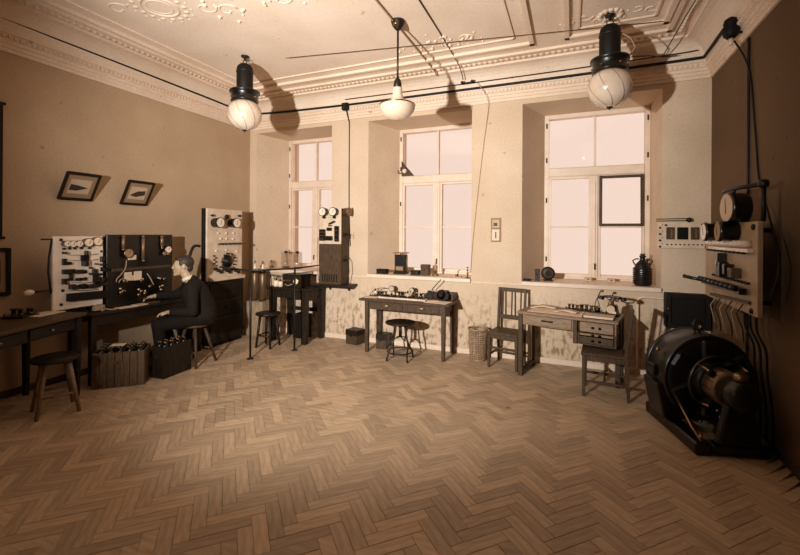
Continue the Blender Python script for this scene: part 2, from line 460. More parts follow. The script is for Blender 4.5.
# baseboards and dado ledge ------------------------------------------
struct(MB().b2((0, -.022, 0), (W, 0, .075)).build('baseboard_back', 'plaster_trim', bevel=.006))
struct(MB().b2((0, YF, 0), (.022, -.022, .075)).build('baseboard_left', 'brown_wood', bevel=.006))
struct(MB().b2((W - .022, YF, 0), (W, -.022, .075)).build('baseboard_right', 'brown_wood', bevel=.006))
for i in range(4):
    a, b = (xs[2 * i], xs[2 * i + 1])
    if b - a > .2:
        struct(MB().b2((a, -.014, 1.012), (b, 0, 1.032)).build('trim_%d' % k, 'plaster_trim', bevel=.004)); k += 1

# windows ------------------------------------------------------------
def window(n, q, vent=False):
    a, b, c = q['a'], q['b'], q['c']; y0, y1 = WT - .02, WT + .09
    fw = .062; zb, zt, t0, t1 = ZB, ZTF, 2.535, 2.665
    root = MB()
    root.b2((a, y0, zb), (a + fw, y1, zt)); root.b2((b - fw, y0, zb), (b, y1, zt)); root.b2((a + fw, y0, zt - fw), (b - fw, y1, zt)); root.b2((a + fw, y0, zb), (b - fw, y1, zb + .03))
    W0 = struct(root.build('window_%d' % n, 'white_paint', bevel=.006))
    MB().b2((a + fw, y0 - .01, t0), (b - fw, y1, t1)).build('transom', 'white_paint', W0, .012)
    MB().b2((c - .013, y0 + .02, t1), (c + .013, y1 - .02, zt - fw)).build('glazing_bar', 'white_paint', W0, .004)
    MB().b2((c - .042, y0 - .005, zb + .03), (c + .042, y1 - .01, t0)).build('mullion', 'white_paint', W0, .008)
    for x0, x1 in ((a + fw, c - .013), (c + .013, b - fw)):
        MB().b2((x0, WT + .035, t1), (x1, WT + .039, zt - fw)).build('pane', 'window_glass', W0)
    for i, (x0, x1) in enumerate(((a + fw, c - .042), (c + .042, b - fw))):
        s = .032; z0, z1 = zb + .03, t0
        cs = MB(); cs.b2((x0, y0 + .01, z0), (x0 + s, y1 - .03, z1)); cs.b2((x1 - s, y0 + .01, z0), (x1, y1 - .03, z1)); cs.b2((x0 + s, y0 + .01, z0), (x1 - s, y1 - .03, z0 + .045)); cs.b2((x0 + s, y0 + .01, z1 - s), (x1 - s, y1 - .03, z1))
        CS = cs.build('casement', 'white_paint', W0, .004)
        zm = 1.815
        MB().b2((x0 + s, y0 + .02, zm - .011), (x1 - s, y1 - .04, zm + .011)).build('glazing_bar', 'white_paint', CS, .003)
        MB().b2((x0 + s, WT + .03, z0 + .045), (x1 - s, WT + .034, zm - .011)).build('pane', 'window_glass', CS)
        if vent and i == 1:
            # small vent casement with darker bare frame
            vf = MB(); e = .035; u0, u1, v0, v1 = x0 + s - .02, x1 - s + .02, zm + .011, z1 - s + .02
            yy0, yy1 = y0 - .02, y0 + .03
            vf.b2((u0, yy0, v0), (u0 + e, yy1, v1)); vf.b2((u1 - e, yy0, v0), (u1, yy1, v1)); vf.b2((u0 + e, yy0, v0), (u1 - e, yy1, v0 + e)); vf.b2((u0 + e, yy0, v1 - e), (u1 - e, yy1, v1))
            VF = vf.build('vent_frame', 'brown_wood', CS, .004, 'small bare brown vent casement')
            MB().b2((u0 + e, WT + .0, v0 + e), (u1 - e, WT + .004, v1 - e)).build('vent_pane', 'window_glass', CS)
        else:
            MB().b2((x0 + s, WT + .03, zm + .011), (x1 - s, WT + .034, z1 - s)).build('pane', 'window_glass', CS)
    for (x, sg) in ((a + fw * .5, 1), (b - fw * .5, -1)):
        for z in (1.35, 2.2, 2.78, 3.28):
            MB().cyl((x, y0 - .012, z - .035), (x, y0 - .012, z + .035), .009, 8).build('hinge', 'iron', W0)
    MB().b2((c - .006, y0 - .02, 1.10), (c + .006, y0 - .004, 2.45)).build('bolt_rod', 'white_paint', W0)
    MB().tube([(c, y0 - .01, 1.30), (c, y0 - .045, 1.30), (c, y0 - .05, 1.22)], .008, 8).build('handle', 'iron', W0)
    sl = MB(); g = .0
    sl.prism([(q['x0'], -.045), (q['x1'], -.045), (b - .003, WT - .02), (a + .003, WT - .02)], ZS - .055, ZS, 'z')
    sl.build('window_sill', 'white_paint', W0, .008)
for i, q in enumerate(WIN): window(i + 1, q, i == 2)

# ================================================================== FURNITURE AND THINGS
def legs4(t, L, D, H, wt, inset, m, wb=None, y0=0, x0=0):
    for sx in (0, 1):
        for sy in (0, 1):
            x = x0 + (inset + wt / 2 if not sx else L - inset - wt / 2); y = y0 + (inset + wt / 2 if not sy else D - inset - wt / 2)
            MB().bar((x, y, H), (x, y, 0), wt, wt, (0, 1, 0), wb or wt, wb or wt).build('leg', m, t, .004)

# ---------------- left bench side
def Pz(u, v, z): return P(u, v, 'z', z)
# near desk, turned a little from the wall. local: x along front, y to the wall
A = V(.985, -3.92); B = V(.655, -3.06)   # ends of front edge (near, far) at z .86
def near_desk():
    d = (B - A); rz = math.atan2(d.y, d.x)                      # local +x = from near end to far end, +y = to the wall
    L, D, H = 1.25, .66, .86
    far = V(B.x, B.y); org = far - d.normalized() * L
    t = thing('writing_desk', 'dark wooden desk turned from the wall beside the white switchboard', 'desk', (org.x, org.y, 0), rz)
    MB().b2((0, 0, H - .035), (L, D, H)).build('table_top', 'brown_wood', t, .006)
    ap = MB(); ap.b2((.05, .05, H - .16), (L - .05, .075, H - .035)); ap.b2((.05, D - .075, H - .16), (L - .05, D - .05, H - .035)); ap.b2((.05, .075, H - .16), (.075, D - .075, H - .035)); ap.b2((L - .075, .075, H - .16), (L - .05, D - .075, H - .035))
    ap.build('apron', 'dark_wood', t, .004)
    for x in (.35, .85):
        dr = MB().b2((x - .21, .035, H - .145), (x + .21, .05, H - .05)).build('drawer', 'dark_wood', t, .004)
        MB().lathe([(.006, 0), (.006, .012), (.014, .018), (.012, .03), (.0001, .033)], 12, (x, .035, H - .098), (0, -1, 0)).build('knob', 'brass', dr)
    legs4(t, L, D, H - .035, .06, .03, 'dark_wood', .042)
    return t, org, rz
nd, ndo, ndr = near_desk()

def round_stool(name, label, loc, H, r, m, rz=0, spread=.05, legm=None, group=None, nl=4):
    t = thing(name, label, 'stool', (loc[0], loc[1], 0), rz, group)
    MB().lathe([(r * .9, H - .035), (r, H - .026), (r, H - .008), (r * .97, H), (.0001, H + .001)], 28).build('seat', m, t)
    for k in range(nl):
        a = 2 * PI * k / nl + PI / 4
        q0, q1 = r * .62, r * .62 + spread
        MB().tube([(q0 * math.cos(a), q0 * math.sin(a), H - .03), (q1 * math.cos(a), q1 * math.sin(a), 0)], .02, 8, [.021, .016]).build('leg', legm or m, t)
    hz = .18; q = r * .62 + spread * (1 - hz / H)
    for k in range(nl):
        a, b = 2 * PI * k / nl + PI / 4, 2 * PI * (k + 1) / nl + PI / 4
        MB().tube([(q * math.cos(a), q * math.sin(a), hz), (q * math.cos(b), q * math.sin(b), hz)], .011, 8).build('stretcher', legm or m, t)
    return t
round_stool('round_stool', 'round wooden stool pushed half under the near dark desk', (.84, -3.44), .52, .19, 'dark_wood', math.radians(-20), .10, 'oak')

# things on the near desk
def paper(u, v, z, w_, d_, rz, label, m='paper', th=.003):
    p = Pz(u, v, z) if v is not None else None
    o = MB().b2((-w_ / 2, -d_ / 2, 0), (w_ / 2, d_ / 2, th)).build('paper_sheet', m)
    return tag(o, label, 'paper', None, (p.x, p.y, z), rz)
paper(43, 314, .861, .30, .22, 1.9, 'curled pale paper sheet lying on the near dark desk')
def relay(name, label, loc, rz, s=1.0, group=None):
    """telegraph-style instrument: wooden base, coil pair, armature, terminals"""
    t = thing(name, label, 'instrument', loc, rz, group)
    MB().b2((-.08 * s, -.05 * s, 0), (.08 * s, .05 * s, .018 * s)).build('base', 'dark_wood', t, .003)
    for x in (-.025, .025):
        MB().lathe([(.022 * s, .018 * s), (.022 * s, .022 * s), (.016 * s, .024 * s), (.016 * s, .066 * s), (.022 * s, .068 * s), (.022 * s, .073 * s)], 14, (x * s, .012 * s, 0)).build('coil', 'black_gloss', t)
    MB().b2((-.05 * s, .0, .074 * s), (.05 * s, .024 * s, .083 * s)).build('armature', 'steel', t)
    for x in (-.065, .065): MB().lathe([(.007 * s, .018 * s), (.007 * s, .035 * s), (.011 * s, .036 * s), (.011 * s, .045 * s)], 10, (x * s, -.035 * s, 0)).build('terminal', 'brass', t)
    return t
p = Pz(16, 318, .861); relay('relay', 'small dark relay with twin coils on the near desk, nearer its end', (p.x, p.y, .86), .6, 1.1)
p = Pz(28, 315, .861); relay('relay', 'small dark relay with twin coils beside the curled paper sheet', (p.x + .02, p.y, .86), .2, .9)

# second bench along the left wall
BZ = .80
def bench():
    x1, y0, y1 = .50, -2.94, -1.42
    t = thing('work_bench', 'dark wooden bench along the wall carrying the white and black switchboards', 'table', (.03, y0, 0))
    L, D = x1 - .03, y1 - y0
    MB().b2((0, 0, BZ - .035), (L, D, BZ)).build('table_top', 'dark_wood', t, .006)
    ap = MB(); ap.b2((L - .06, .04, BZ - .15), (L - .035, D - .04, BZ - .035)); ap.b2((.03, .04, BZ - .15), (.05, D - .04, BZ - .035))
    ap.build('apron', 'dark_wood', t, .004)
    legs4(t, L, D, BZ - .035, .06, .025, 'dark_wood')
bench()

# white marble switchboard ------------------------------------------
XB = .32
def px(u, v, x=XB): return P(u, v, 'x', x)
def white_board():
    y0, y1, z0, z1 = -3.20, -2.70, .864, 1.65
    t = thing('marble_switchboard', 'white marble switchboard crowded with black fuses beside the black panel', 'switchboard', (XB, (y0 + y1) / 2, BZ))
    O = V(XB, (y0 + y1) / 2, BZ)
    def loc(u, v): q = px(u, v) - O; return q
    MB().b2((-.03, y0 - O.y, z0 - O.z), (0, y1 - O.y, z1 - O.z)).build('slab', 'white_marble', t, .004)
    fr = MB(); fr.b2((-.07, y0 - O.y + .28, 0), (-.03, y0 - O.y + .31, z1 - O.z - .05)); fr.b2((-.07, y1 - O.y - .06, 0), (-.03, y1 - O.y - .03, z1 - O.z - .05))
    fr.b2((-.20, y0 - O.y + .28, 0), (.05, y0 - O.y + .31, .03)); fr.b2((-.20, y1 - O.y - .06, 0), (.05, y1 - O.y - .03, .03))
    fr.build('stand', 'iron', t)
    C0 = (45, 225); sc = 6.53
    def cp(x, y): return loc(C0[0] + x / sc, C0[1] + y / sc)
    for x, y in ((103, 97), (115, 428), (105, 520), (375, 95)):
        q = cp(x, y); MB().lathe([(.016, 0), (.016, .008), (.008, .016), (.0001, .017)], 10, q, (1, 0, 0)).build('bolt', 'iron', t)
    for x, y, r in ((125, 122, .032), (163, 124, .034), (205, 122, .034), (265, 114, .045), (325, 106, .048)):
        q = cp(x, y); mt = MB().lathe([(r, 0), (r, .05), (r * 1.12, .052), (r * 1.12, .062), (r * .9, .064)], 20, q, (1, 0, 0)).build('meter', 'worn_zinc', t)
        d = MB().lathe([(r * .92, .058), (r * .92, .0655)], 20, q, (1, 0, 0)).build('dial', 'dial_white', mt)
        MB().bar((q.x + .067, q.y, q.z - r * .4), (q.x + .067, q.y + r * .4, q.z + r * .6), .004, .002, (1, 0, 0)).build('needle', 'ink', mt)
    for i, x in enumerate((120, 155, 190, 232, 285)):
        q = cp(x, 155 - i); MB().box(q + V(.01, 0, 0), (.02, .026, .022)).build('terminal', 'black_gloss', t, .003)
    blocks = [(255, 215, 50, 38), (262, 182, 16, 28), (250, 250, 30, 36), (120, 240, 25, 42), (140, 250, 40, 18), (115, 182, 14, 16), (370, 222, 26, 36), (365, 172, 12, 16), (377, 288, 34, 28),
              (372, 258, 30, 14), (145, 303, 76, 30), (205, 303, 60, 24), (255, 305, 20, 22), (290, 280, 14, 12), (325, 254, 10, 10), (320, 305, 30, 34), (322, 345, 26, 60), (300, 318, 34, 14), (350, 322, 50, 14),
              (118, 368, 24, 38), (148, 355, 26, 14), (165, 335, 22, 30), (205, 355, 14, 20), (232, 352, 14, 18), (258, 350, 14, 20), (368, 352, 26, 26),
              (165, 402, 28, 32), (200, 404, 36, 22), (240, 400, 40, 30), (285, 398, 44, 26), (330, 392, 40, 30), (375, 384, 34, 22), (350, 375, 22, 24)]
    for i, (x, y, ww, hh) in enumerate(blocks):
        q = cp(x, y); a, b = cp(x - ww / 2, y), cp(x + ww / 2, y); hz = abs((cp(x, y - hh / 2) - cp(x, y + hh / 2)).z)
        dep = .03 + .018 * (i % 3)
        MB().box(q + V(dep / 2, 0, 0), (dep, (b - a).length, hz)).build('fuse_block', 'black_gloss' if i % 4 else 'black_matt', t, .004)
    a, b = cp(135, 474), cp(398, 448)
    MB().bar(a + V(.03, 0, 0), b + V(.03, 0, 0), .085, .05, (1, 0, 0)).build('resistance_bar', 'black_matt', t, .004)
    for z in (195, 230, 375, 425):
        a, b = cp(150, z), cp(345, z - 6)
        MB().tube([a + V(.012, 0, 0), (a + b) / 2 + V(.02, 0, -.01), b + V(.012, 0, 0)], .0035, 6).build('wire', 'brass', t)
    # lever arms at the near edge
    yl = y0 - O.y
    for u, v0 in ((42, 239), (42, 289)):
        pass
    a, b = cp(-20, 94), cp(60, 94); MB().tube([(-.015, yl - .10, a.z), (-.015, yl + .02, a.z)], .008, 8).build('bracket', 'iron', t)
    MB().tube([(-.015, yl - .005, 1.62 - O.z), (-.015, yl - .03, 1.42 - O.z), (-.015, yl - .035, 1.28 - O.z), (-.015, yl - .01, 1.05 - O.z)], .010, 8).build('cable_loop', 'cable', t)
    lv = MB().tube([(-.015, yl + .01, 1.085 - O.z), (-.015, yl - .17, 1.085 - O.z)], .011, 8).build('lever', 'iron', t)
    MB().ball((-.015, yl - .20, 1.085 - O.z), .04, 14, (.7, 1.25, .75)).build('lever_knob', 'porcelain', t, label='white porcelain lever knob')
white_board()

# coil of pale cord at the foot of the white switchboard
def cord(name, pts, r, m, label, group=None, cat='cord'):
    # smooth catmull-rom
    P_ = [Vector(p) for p in pts]; out = []
    for i in range(len(P_) - 1):
        p0, p1, p2, p3 = P_[max(i - 1, 0)], P_[i], P_[i + 1], P_[min(i + 2, len(P_) - 1)]
        for s in range(6):
            t = s / 6; out.append(.5 * ((2 * p1) + (p2 - p0) * t + (2 * p0 - 5 * p1 + 4 * p2 - p3) * t * t + (3 * p1 - p0 - 3 * p2 + p3) * t ** 3))
    out.append(P_[-1]); base = out[-1] if out[-1].z < out[0].z else out[0]
    o = MB().tube([q - base for q in out], r, 6).build(name, m); o.location = base
    return tag(o, label, cat, group)
c0 = V(.41, -2.80, BZ + .012); pts = []
for i in range(26): pts.append(c0 + V(.05 * math.cos(i * .9) * (1 - i * .012), .06 * math.sin(i * .9), i * .0022))
pts += [V(.44, -2.70, BZ + .01), V(.45, -2.60, BZ + .008)]
cord('cord_coil', pts, .007, 'pale_cord', 'loose coil of pale cord at the foot of the white switchboard')

# black panel --------------------------------------------------------
def black_board():
    y0, y1, z1 = -2.66, -1.80, 1.67
    O = V(XB, (y0 + y1) / 2, BZ)
    t = thing('ebonite_panel', 'tall black instrument panel with pale tubes and plates in front of the man', 'switchboard', O)
    y0 -= O.y; y1 -= O.y; z1 -= O.z
    MB().b2((-.035, y0, 0), (0, y1, z1)).build('panel', 'black_gloss', t, .004)
    fr = MB()
    for y in (y0, y1 - .04): fr.b2((-.18, y, 0), (-.035, y + .04, .04)); fr.b2((-.075, y, .04), (-.035, y + .04, z1 - .02))
    fr.build('stand', 'dark_wood', t)
    sc = 6.53
    def cp(x, y): return px(100 + x / sc, 225 + y / sc) - O
    for x, ya, yb in ((145, 70, 155), (275, 70, 228), (397, 70, 132)):
        a, b = cp(x, ya), cp(x, yb); MB().cyl(a + V(.022, 0, -.01), b + V(.022, 0, 0), .019, 12).build('tube', 'worn_zinc', t)
        for q in (a, b): MB().cyl(q + V(.022, 0, -.02), q + V(.022, 0, .0), .023, 12).build('tube_clip', 'brass', t)
    a, b = cp(70, 296), cp(455, 266); MB().bar(a + V(.016, 0, 0), b + V(.016, 0, 0), .035, .02, (1, 0, 0)).build('rail', 'brown_wood', t, .003)
    for x, y, ww, hh in ((205, 212, 50, 28), (178, 335, 46, 50), (242, 330, 46, 54), (210, 345, 30, 30)):
        a, b = cp(x - ww / 2, y - hh / 2), cp(x + ww / 2, y + hh / 2)
        MB().box((a + b) / 2 + V(.012, 0, 0), (.024 if x != 210 else .02, abs(b.y - a.y), abs(a.z - b.z))).build('plate', 'marble', t, .003, 'pale plate')
    def inst(x, y, r, dial=True):
        q = cp(x, y); mt = MB().lathe([(r, 0), (r, .04), (r * 1.1, .042), (r * 1.1, .052), (r * .9, .054)], 18, q, (1, 0, 0)).build('gauge', 'brass', t)
        MB().lathe([(r * .9, .05), (r * .9, .0555)], 18, q, (1, 0, 0)).build('dial', 'grey_mount' if not dial else 'dial_white', mt)
        MB().bar(q + V(.057, 0, 0), q + V(.057, r * .3, r * .7), .005, .002, (1, 0, 0)).build('needle', 'ink', mt)
    inst(172, 185, .052, False); inst(430, 160, .045); inst(405, 185, .026, False)
    for x, y in ((140, 432), (262, 362), (262, 432), (388, 350), (385, 404), (150, 365), (285, 445), (245, 455), (128, 440), (412, 352), (318, 400), (440, 190), (400, 150)):
        q = cp(x, y); kn = MB().lathe([(.010, 0), (.010, .015), (.022, .017), (.020, .034), (.0001, .036)], 12, q, (1, 0, 0)).build('knob', 'steel', t)
    for x, y in ((130, 415), (158, 430), (275, 352), (250, 420), (290, 430), (380, 345), (405, 395), (395, 420)):
        q = cp(x, y); MB().box(q + V(.008, 0, 0), (.016, .022, .016)).build('terminal', 'porcelain', t, .003)
    pth = [(162, 230), (160, 262), (152, 290), (125, 325), (100, 350), (94, 372)]
    MB().tube([cp(*q) + V(.03, 0, 0) for q in pth], .006, 6).build('flex', 'pale_cord', t)
    q = cp(142, 375); MB().tube([q + V(.025, .05 * math.cos(a), .045 * math.sin(a)) for a in [PI * i / 8 for i in range(9)]], .006, 6).build('flex', 'pale_cord', t)
    q = cp(300, 340); MB().tube([q + V(.02, 0, .05), q + V(.06, .02, -.02), q + V(.09, .04, -.10)], .006, 6).build('flex', 'pale_cord', t)
black_board()
def bench_y(u): return P(u, 304, 'x', .42).y
o = paper(128, 303, BZ + .001, .20, .13, 1.5, 'flat paper sheet on the bench under the black panel')
o.location = (.415, bench_y(126), BZ)
o = paper(139, 301, BZ + .001, .14, .11, 1.7, 'paper pad lying on the bench toward the man', 'card', .012)
o.location = (.42, bench_y(140), BZ)
q = V(.405, bench_y(152), BZ)
def key():
    t = thing('telegraph_key', 'telegraph key on a wooden base under the hand of the man', 'instrument', (q.x, q.y, BZ), -.1)
    MB().b2((-.05, -.09, 0), (.05, .09, .02)).build('base', 'brown_wood', t, .003)
    MB().bar((0, -.08, .05), (0, .07, .055), .014, .01).build('lever', 'steel', t)
    for y in (-.03, .03): MB().b2((-.02, y - .008, .02), (.02, y + .008, .048)).build('bearing', 'brass', t)
    MB().lathe([(.006, .055), (.006, .07), (.022, .072), (.02, .084), (.0001, .086)], 14, (0, -.075, 0)).build('knob', 'black_gloss', t)
key()

# battery crates -----------------------------------------------------
def crate(label, loc, rz, L, D, H, m, n, name='battery_crate'):
    t = thing(name, label, 'crate', (loc[0], loc[1], 0), rz)
    MB().b2((.012, .012, .01), (L - .012, D - .012, .03)).build('bottom', m, t)
    wd = L / n
    for i in range(n):
        for y in (0, D - .012):
            MB().b2((i * wd + .002, y, 0), ((i + 1) * wd - .002, y + .012, H - .004 * (i % 2))).build('slat', m, t, .002)
    nd_ = max(3, int(D / wd)); wy = (D - .024) / nd_
    for i in range(nd_):
        for x in (0, L - .012):
            MB().b2((x, .012 + i * wy + .002, 0), (x + .012, .012 + (i + 1) * wy - .002, H - .004 * (i % 2))).build('slat', m, t, .002)
    for x in (L * .38, L * .58):
        if name == 'battery_crate': MB().b2((x - .012, -.012, .04), (x + .012, 0, H * .72)).build('cleat', m, t, .002)
    if name == 'battery_crate':
        MB().b2((L * .40, -.02, H * .68), (L * .56, -.0, H * .74)).build('carry_grip', 'steel', t, .004)
    return t
def cells(t0, rz, L, D, H, nx, ny, label, group):
    proto = None
    wx, wy = (L - .04) / nx, (D - .04) / ny
    for i in range(nx):
        for j in range(ny):
            lx, ly = .02 + (i + .5) * wx, .02 + (j + .5) * wy
            c, s = math.cos(rz), math.sin(rz); loc = (t0[0] + lx * c - ly * s, t0[1] + lx * s + ly * c, .03)
            if proto is None:
                r = min(wx, wy) * .46; t = thing('battery_cell', label, 'battery', loc, rz, group); hh = H - .02
                MB().lathe([(r, 0), (r, hh - .03), (r * .9, hh - .015), (r * .9, hh)], 14).build('jar', 'black_gloss', t)
                for k, x in enumerate((-.4, .4)):
                    MB().lathe([(.007, hh), (.007, hh + .02), (.013, hh + .021), (.013, hh + .034), (.004, hh + .036)], 10, (x * r, 0, 0)).build('terminal', 'brass' if k else 'steel', t)
                MB().lathe([(r * .28, hh), (r * .28, hh + .012)], 10, (0, r * .4, 0)).build('plug', 'worn_zinc', t)
                proto = t
            else: dup(proto, loc, rz + random.uniform(-.5, .5))
a = V(.59, -2.98); b = V(.95, -2.64); rz1 = math.atan2((b - a).y, (b - a).x)
L1 = (b - a).length
crate('brown slatted crate of battery jars standing under the black panel', a, rz1, L1, .34, .385, 'crate_wood', 7)
cells(a, rz1, L1, .34, .385, 5, 3, 'dark battery jar in the brown slatted crate', 'battery jars in the brown slatted crate')
crate('dark crate of battery jars standing by the feet of the seated man', (.80, -2.455), math.radians(4), .20, .40, .37, 'dark_wood', 3)
cells((.80, -2.455), math.radians(4), .20, .40, .37, 2, 4, 'dark battery jar in the crate by the man\'s feet', 'battery jars in the dark crate')
o = MB().b2((-.07, -.05, 0), (.07, .05, .004)).build('paper_sheet', 'paper'); tag(o, 'pale card laid on the battery jars of the brown crate', 'paper', None, (.66, -2.74, .4365), .7)

# pictures -----------------------------------------------------------
def picture(label, y0, y1, zb, h, lean, motif):
    t = thing('framed_picture', label, 'picture', (.012, (y0 + y1) / 2, zb))
    L = y1 - y0; ang = math.asin(lean / h); t.rotation_euler = (0, ang, 0)
    f = .03; fr = MB()
    fr.b2((-.0, -L / 2, 0), (.022, -L / 2 + f, h)); fr.b2((0, L / 2 - f, 0), (.022, L / 2, h)); fr.b2((0, -L / 2 + f, 0), (.022, L / 2 - f, f)); fr.b2((0, -L / 2 + f, h - f), (.022, L / 2 - f, h))
    fr.build('frame', 'dark_wood', t, .004)
    MB().b2((.0, -L / 2 + f, f), (.010, L / 2 - f, h - f)).build('mount', 'grey_mount', t)
    iw, ih = L * .30, h * .26
    MB().b2((.010, -iw, h / 2 - ih), (.0115, iw, h / 2 + ih)).build('print', 'card', t)
    me_ = MB()
    if motif == 0: me_.add([(.0125, -iw * .95, h * .36), (.0125, -iw * .2, h * .35), (.0125, iw * .8, h * .47), (.0125, -iw * .2, h * .55), (.0125, -iw * .9, h * .58)], [[0, 1, 2, 3, 4]])
    else: me_.add([(.0125, -iw * .9, h * .40), (.0125, -iw * .1, h * .34), (.0125, iw * .9, h * .44), (.0125, iw * .85, h * .62), (.0125, -iw * .1, h * .58)], [[0, 1, 2, 3, 4]])
    me_.build('drawing', 'ink', t)
    bk = MB().b2((-.002, -L / 2 + .005, .005), (.0, L / 2 - .005, h - .005)).build('backing', 'dark_wood', t)
picture('framed print hung tilting from the left wall above the white switchboard', -3.016, -2.648, 2.075, .35, .185, 0)
picture('framed print hung tilting from the left wall above the black panel', -2.324, -1.961, 2.065, .345, .175, 1)
# dark frame at the left edge and the tall cupboard-like casing beside it
def edge_frame():
    t = thing('framed_picture', 'dark framed picture hanging low on the left wall above the near desk', 'picture', (.004, -3.62, 1.05))
    h, L, f = .48, .40, .035; fr = MB()
    fr.b2((0, -L / 2, 0), (.03, -L / 2 + f, h)); fr.b2((0, L / 2 - f, 0), (.03, L / 2, h)); fr.b2((0, -L / 2 + f, 0), (.03, L / 2 - f, f)); fr.b2((0, -L / 2 + f, h - f), (.03, L / 2 - f, h))
    fr.build('frame', 'black_matt', t, .004); MB().b2((0, -L / 2 + f, f), (.012, L / 2 - f, h - f)).build('print', 'grey_mount', t)
    MB().b2((.012, -L / 2 + .08, .12), (.0135, L / 2 - .08, h - .12)).build('drawing', 'dark_wood', t)
edge_frame()
def wall_map():
    t = thing('wall_chart', 'large dark edged chart hanging on the left wall above the low dark picture', 'chart', (.004, -4.35, 1.62))
    MB().b2((0, -.86, .02), (.006, .86, 1.37)).build('sheet', 'brown_wood', t)
    for z in (0, 1.36): MB().cyl((.015, -.88, z + .015), (.015, .88, z + .015), .015, 10).build('rod', 'black_matt', t)
    for y in (-.86, .84): MB().b2((.006, y, .03), (.009, y + .025, 1.36)).build('edge_band', 'black_matt', t)
wall_map()

# ---------------- seated man ----------------------------------------
def remeshed(name, mb, m, parent, vox, smooth=6, loc=None):
    me = mb.mesh(name); o = bpy.data.objects.new(name, me); COL.objects.link(o)
    r = o.modifiers.new('r', 'REMESH'); r.mode = 'VOXEL'; r.voxel_size = vox
    if smooth:
        s = o.modifiers.new('s', 'SMOOTH'); s.factor = .5; s.iterations = smooth
    dg = bpy.context.evaluated_depsgraph_get(); me2 = bpy.data.meshes.new_from_object(o.evaluated_get(dg))
    o.modifiers.clear(); o.data = me2; me2.name = name
    for p_ in me2.polygons: p_.use_smooth = True
    me2.materials.clear(); me2.materials.append(MATS[m])
    if parent: o.parent = parent
    return o
SX, SY, SH = .83, -1.87, .52
fd = Vector((-.68, -.733, 0)).normalized(); MR = math.atan2(fd.y, fd.x)
def man():
    # local frame: +x forward, +y his left (towards the camera), z up, origin under the stool
    body = MB()
    hipL, hipR = V(.02, .09, .60), V(.02, -.09, .60)
    neck = V(.15, 0, 1.10); chest = V(.09, 0, .93)
    head = V(.215, 0, 1.265)
    body.cone2(V(.0, 0, .63), V(.03, 0, .78), .145, .14, 16); body.cone2(V(.03, 0, .78), chest, .14, .145, 16); body.cone2(V(.10, -.13, 1.0), V(.10, .13, 1.0), .075, .075, 12)
    body.cone2(V(.12, 0, 1.03), V(.185, 0, 1.17), .062, .056, 14)
    # head: skull, face wedge, jaw, nose, brow, ears
    body.ball(head + V(-.015, 0, .035), .1, 20, (1.08, .80, .98)); body.ball(head + V(.035, 0, -.02), .078, 18, (.88, .82, 1.15)); body.ball(head + V(.052, 0, -.085), .043, 14, (1.0, .95, .75))
    body.ball(head + V(-.01, 0, -.05), .066, 14, (1, .9, .9))
    body.cone2(head + V(.094, 0, .03), head + V(.112, 0, -.018), .011, .016, 8); body.ball(head + V(.086, 0, .045), .022, 10, (.7, 2.0, .55))
    body.ball(head + V(.098, 0, -.052), .016, 8, (.7, 1.5, .6)); body.ball(head + V(.094, 0, -.068), .017, 8, (.7, 1.4, .6)); body.ball(head + V(.085, 0, -.10), .024, 8)
    for s in (-1, 1):
        body.ball(head + V(-.015, s * .082, .0), .03, 10, (.75, .35, 1.15)); body.ball(head + V(.082, s * .034, .018), .014, 8)
        body.ball(head + V(.06, s * .05, -.02), .028, 8, (.8, .7, .9))
    # arms
    shL, elL, wrL = V(.10, .19, 1.0), V(.09, .27, .72), V(.34, .17, .715)
    shR, elR, wrR = V(.12, -.19, 1.0), V(.30, -.24, .875), V(.53, -.13, .885)
    for sh, el, wr in ((shL, elL, wrL), (shR, elR, wrR)):
        body.cone2(sh, el, .056, .045); body.cone2(el, wr, .043, .029)
    def hand(wr, dr, up, side):
        dr = dr.normalized(); up = up.normalized(); sd = dr.cross(up).normalized() * side
        pc = wr + dr * .05
        body.cone2(wr, pc - sd * .02, .027, .021, 8); body.cone2(wr, pc + sd * .02, .027, .021, 8); body.cone2(wr + dr * .045 - sd * .03, wr + dr * .055 + sd * .03, .018, .018, 8)
        for i, (off, ln) in enumerate(((.036, .068), (.013, .078), (-.011, .072), (-.034, .056))):
            b = wr + dr * .085 + sd * off; k1 = b + (dr * .9 - up * .28) * ln * .5; k2 = k1 + (dr * .55 - up * .8) * ln * .5
            body.cone2(wr + dr * .06 + sd * off * .9, b, .0115, .011, 8); body.cone2(b, k1, .0105, .0095, 8); body.cone2(k1, k2, .0095, .008, 8)
        tb = wr + dr * .025 + sd * .032; t1 = tb + (dr * .6 + sd * .75 - up * .1) * .045; t2 = t1 + (dr * .95 + sd * .1 - up * .35) * .035
        body.cone2(tb, t1, .0145, .012, 8); body.cone2(t1, t2, .0115, .009, 8)
    hand(wrL, V(1, -.1, -.06), V(.06, 0, 1), -1); hand(wrR, V(1, .25, -.12), V(.12, 0, 1), 1)
    # legs
    knL, anL = V(.47, .13, .56), V(.43, .13, .10); knR, anR = V(.45, -.13, .565), V(.30, -.12, .11)
    for hp, kn, an_ in ((hipL, knL, anL), (hipR, knR, anR)):
        body.cone2(hp, kn, .085, .06, 12); body.cone2(kn, an_, .056, .038, 10); body.cone2(an_, an_ + V(.0, 0, -.045), .036, .036); body.cone2(an_ + V(-.02, 0, -.065), an_ + V(.15, 0, -.072), .032, .026, 10)
    pm_ = remeshed('person', body, 'skin', None, .0062, 3)
    pm_.location = (SX - fd.x * .07, SY - fd.y * .07, 0); pm_.rotation_euler = (0, 0, MR)
    tag(pm_, 'man in a dark suit seated on a wooden stool facing the black panel', 'person')
    # jacket
    j = MB(); g = .02
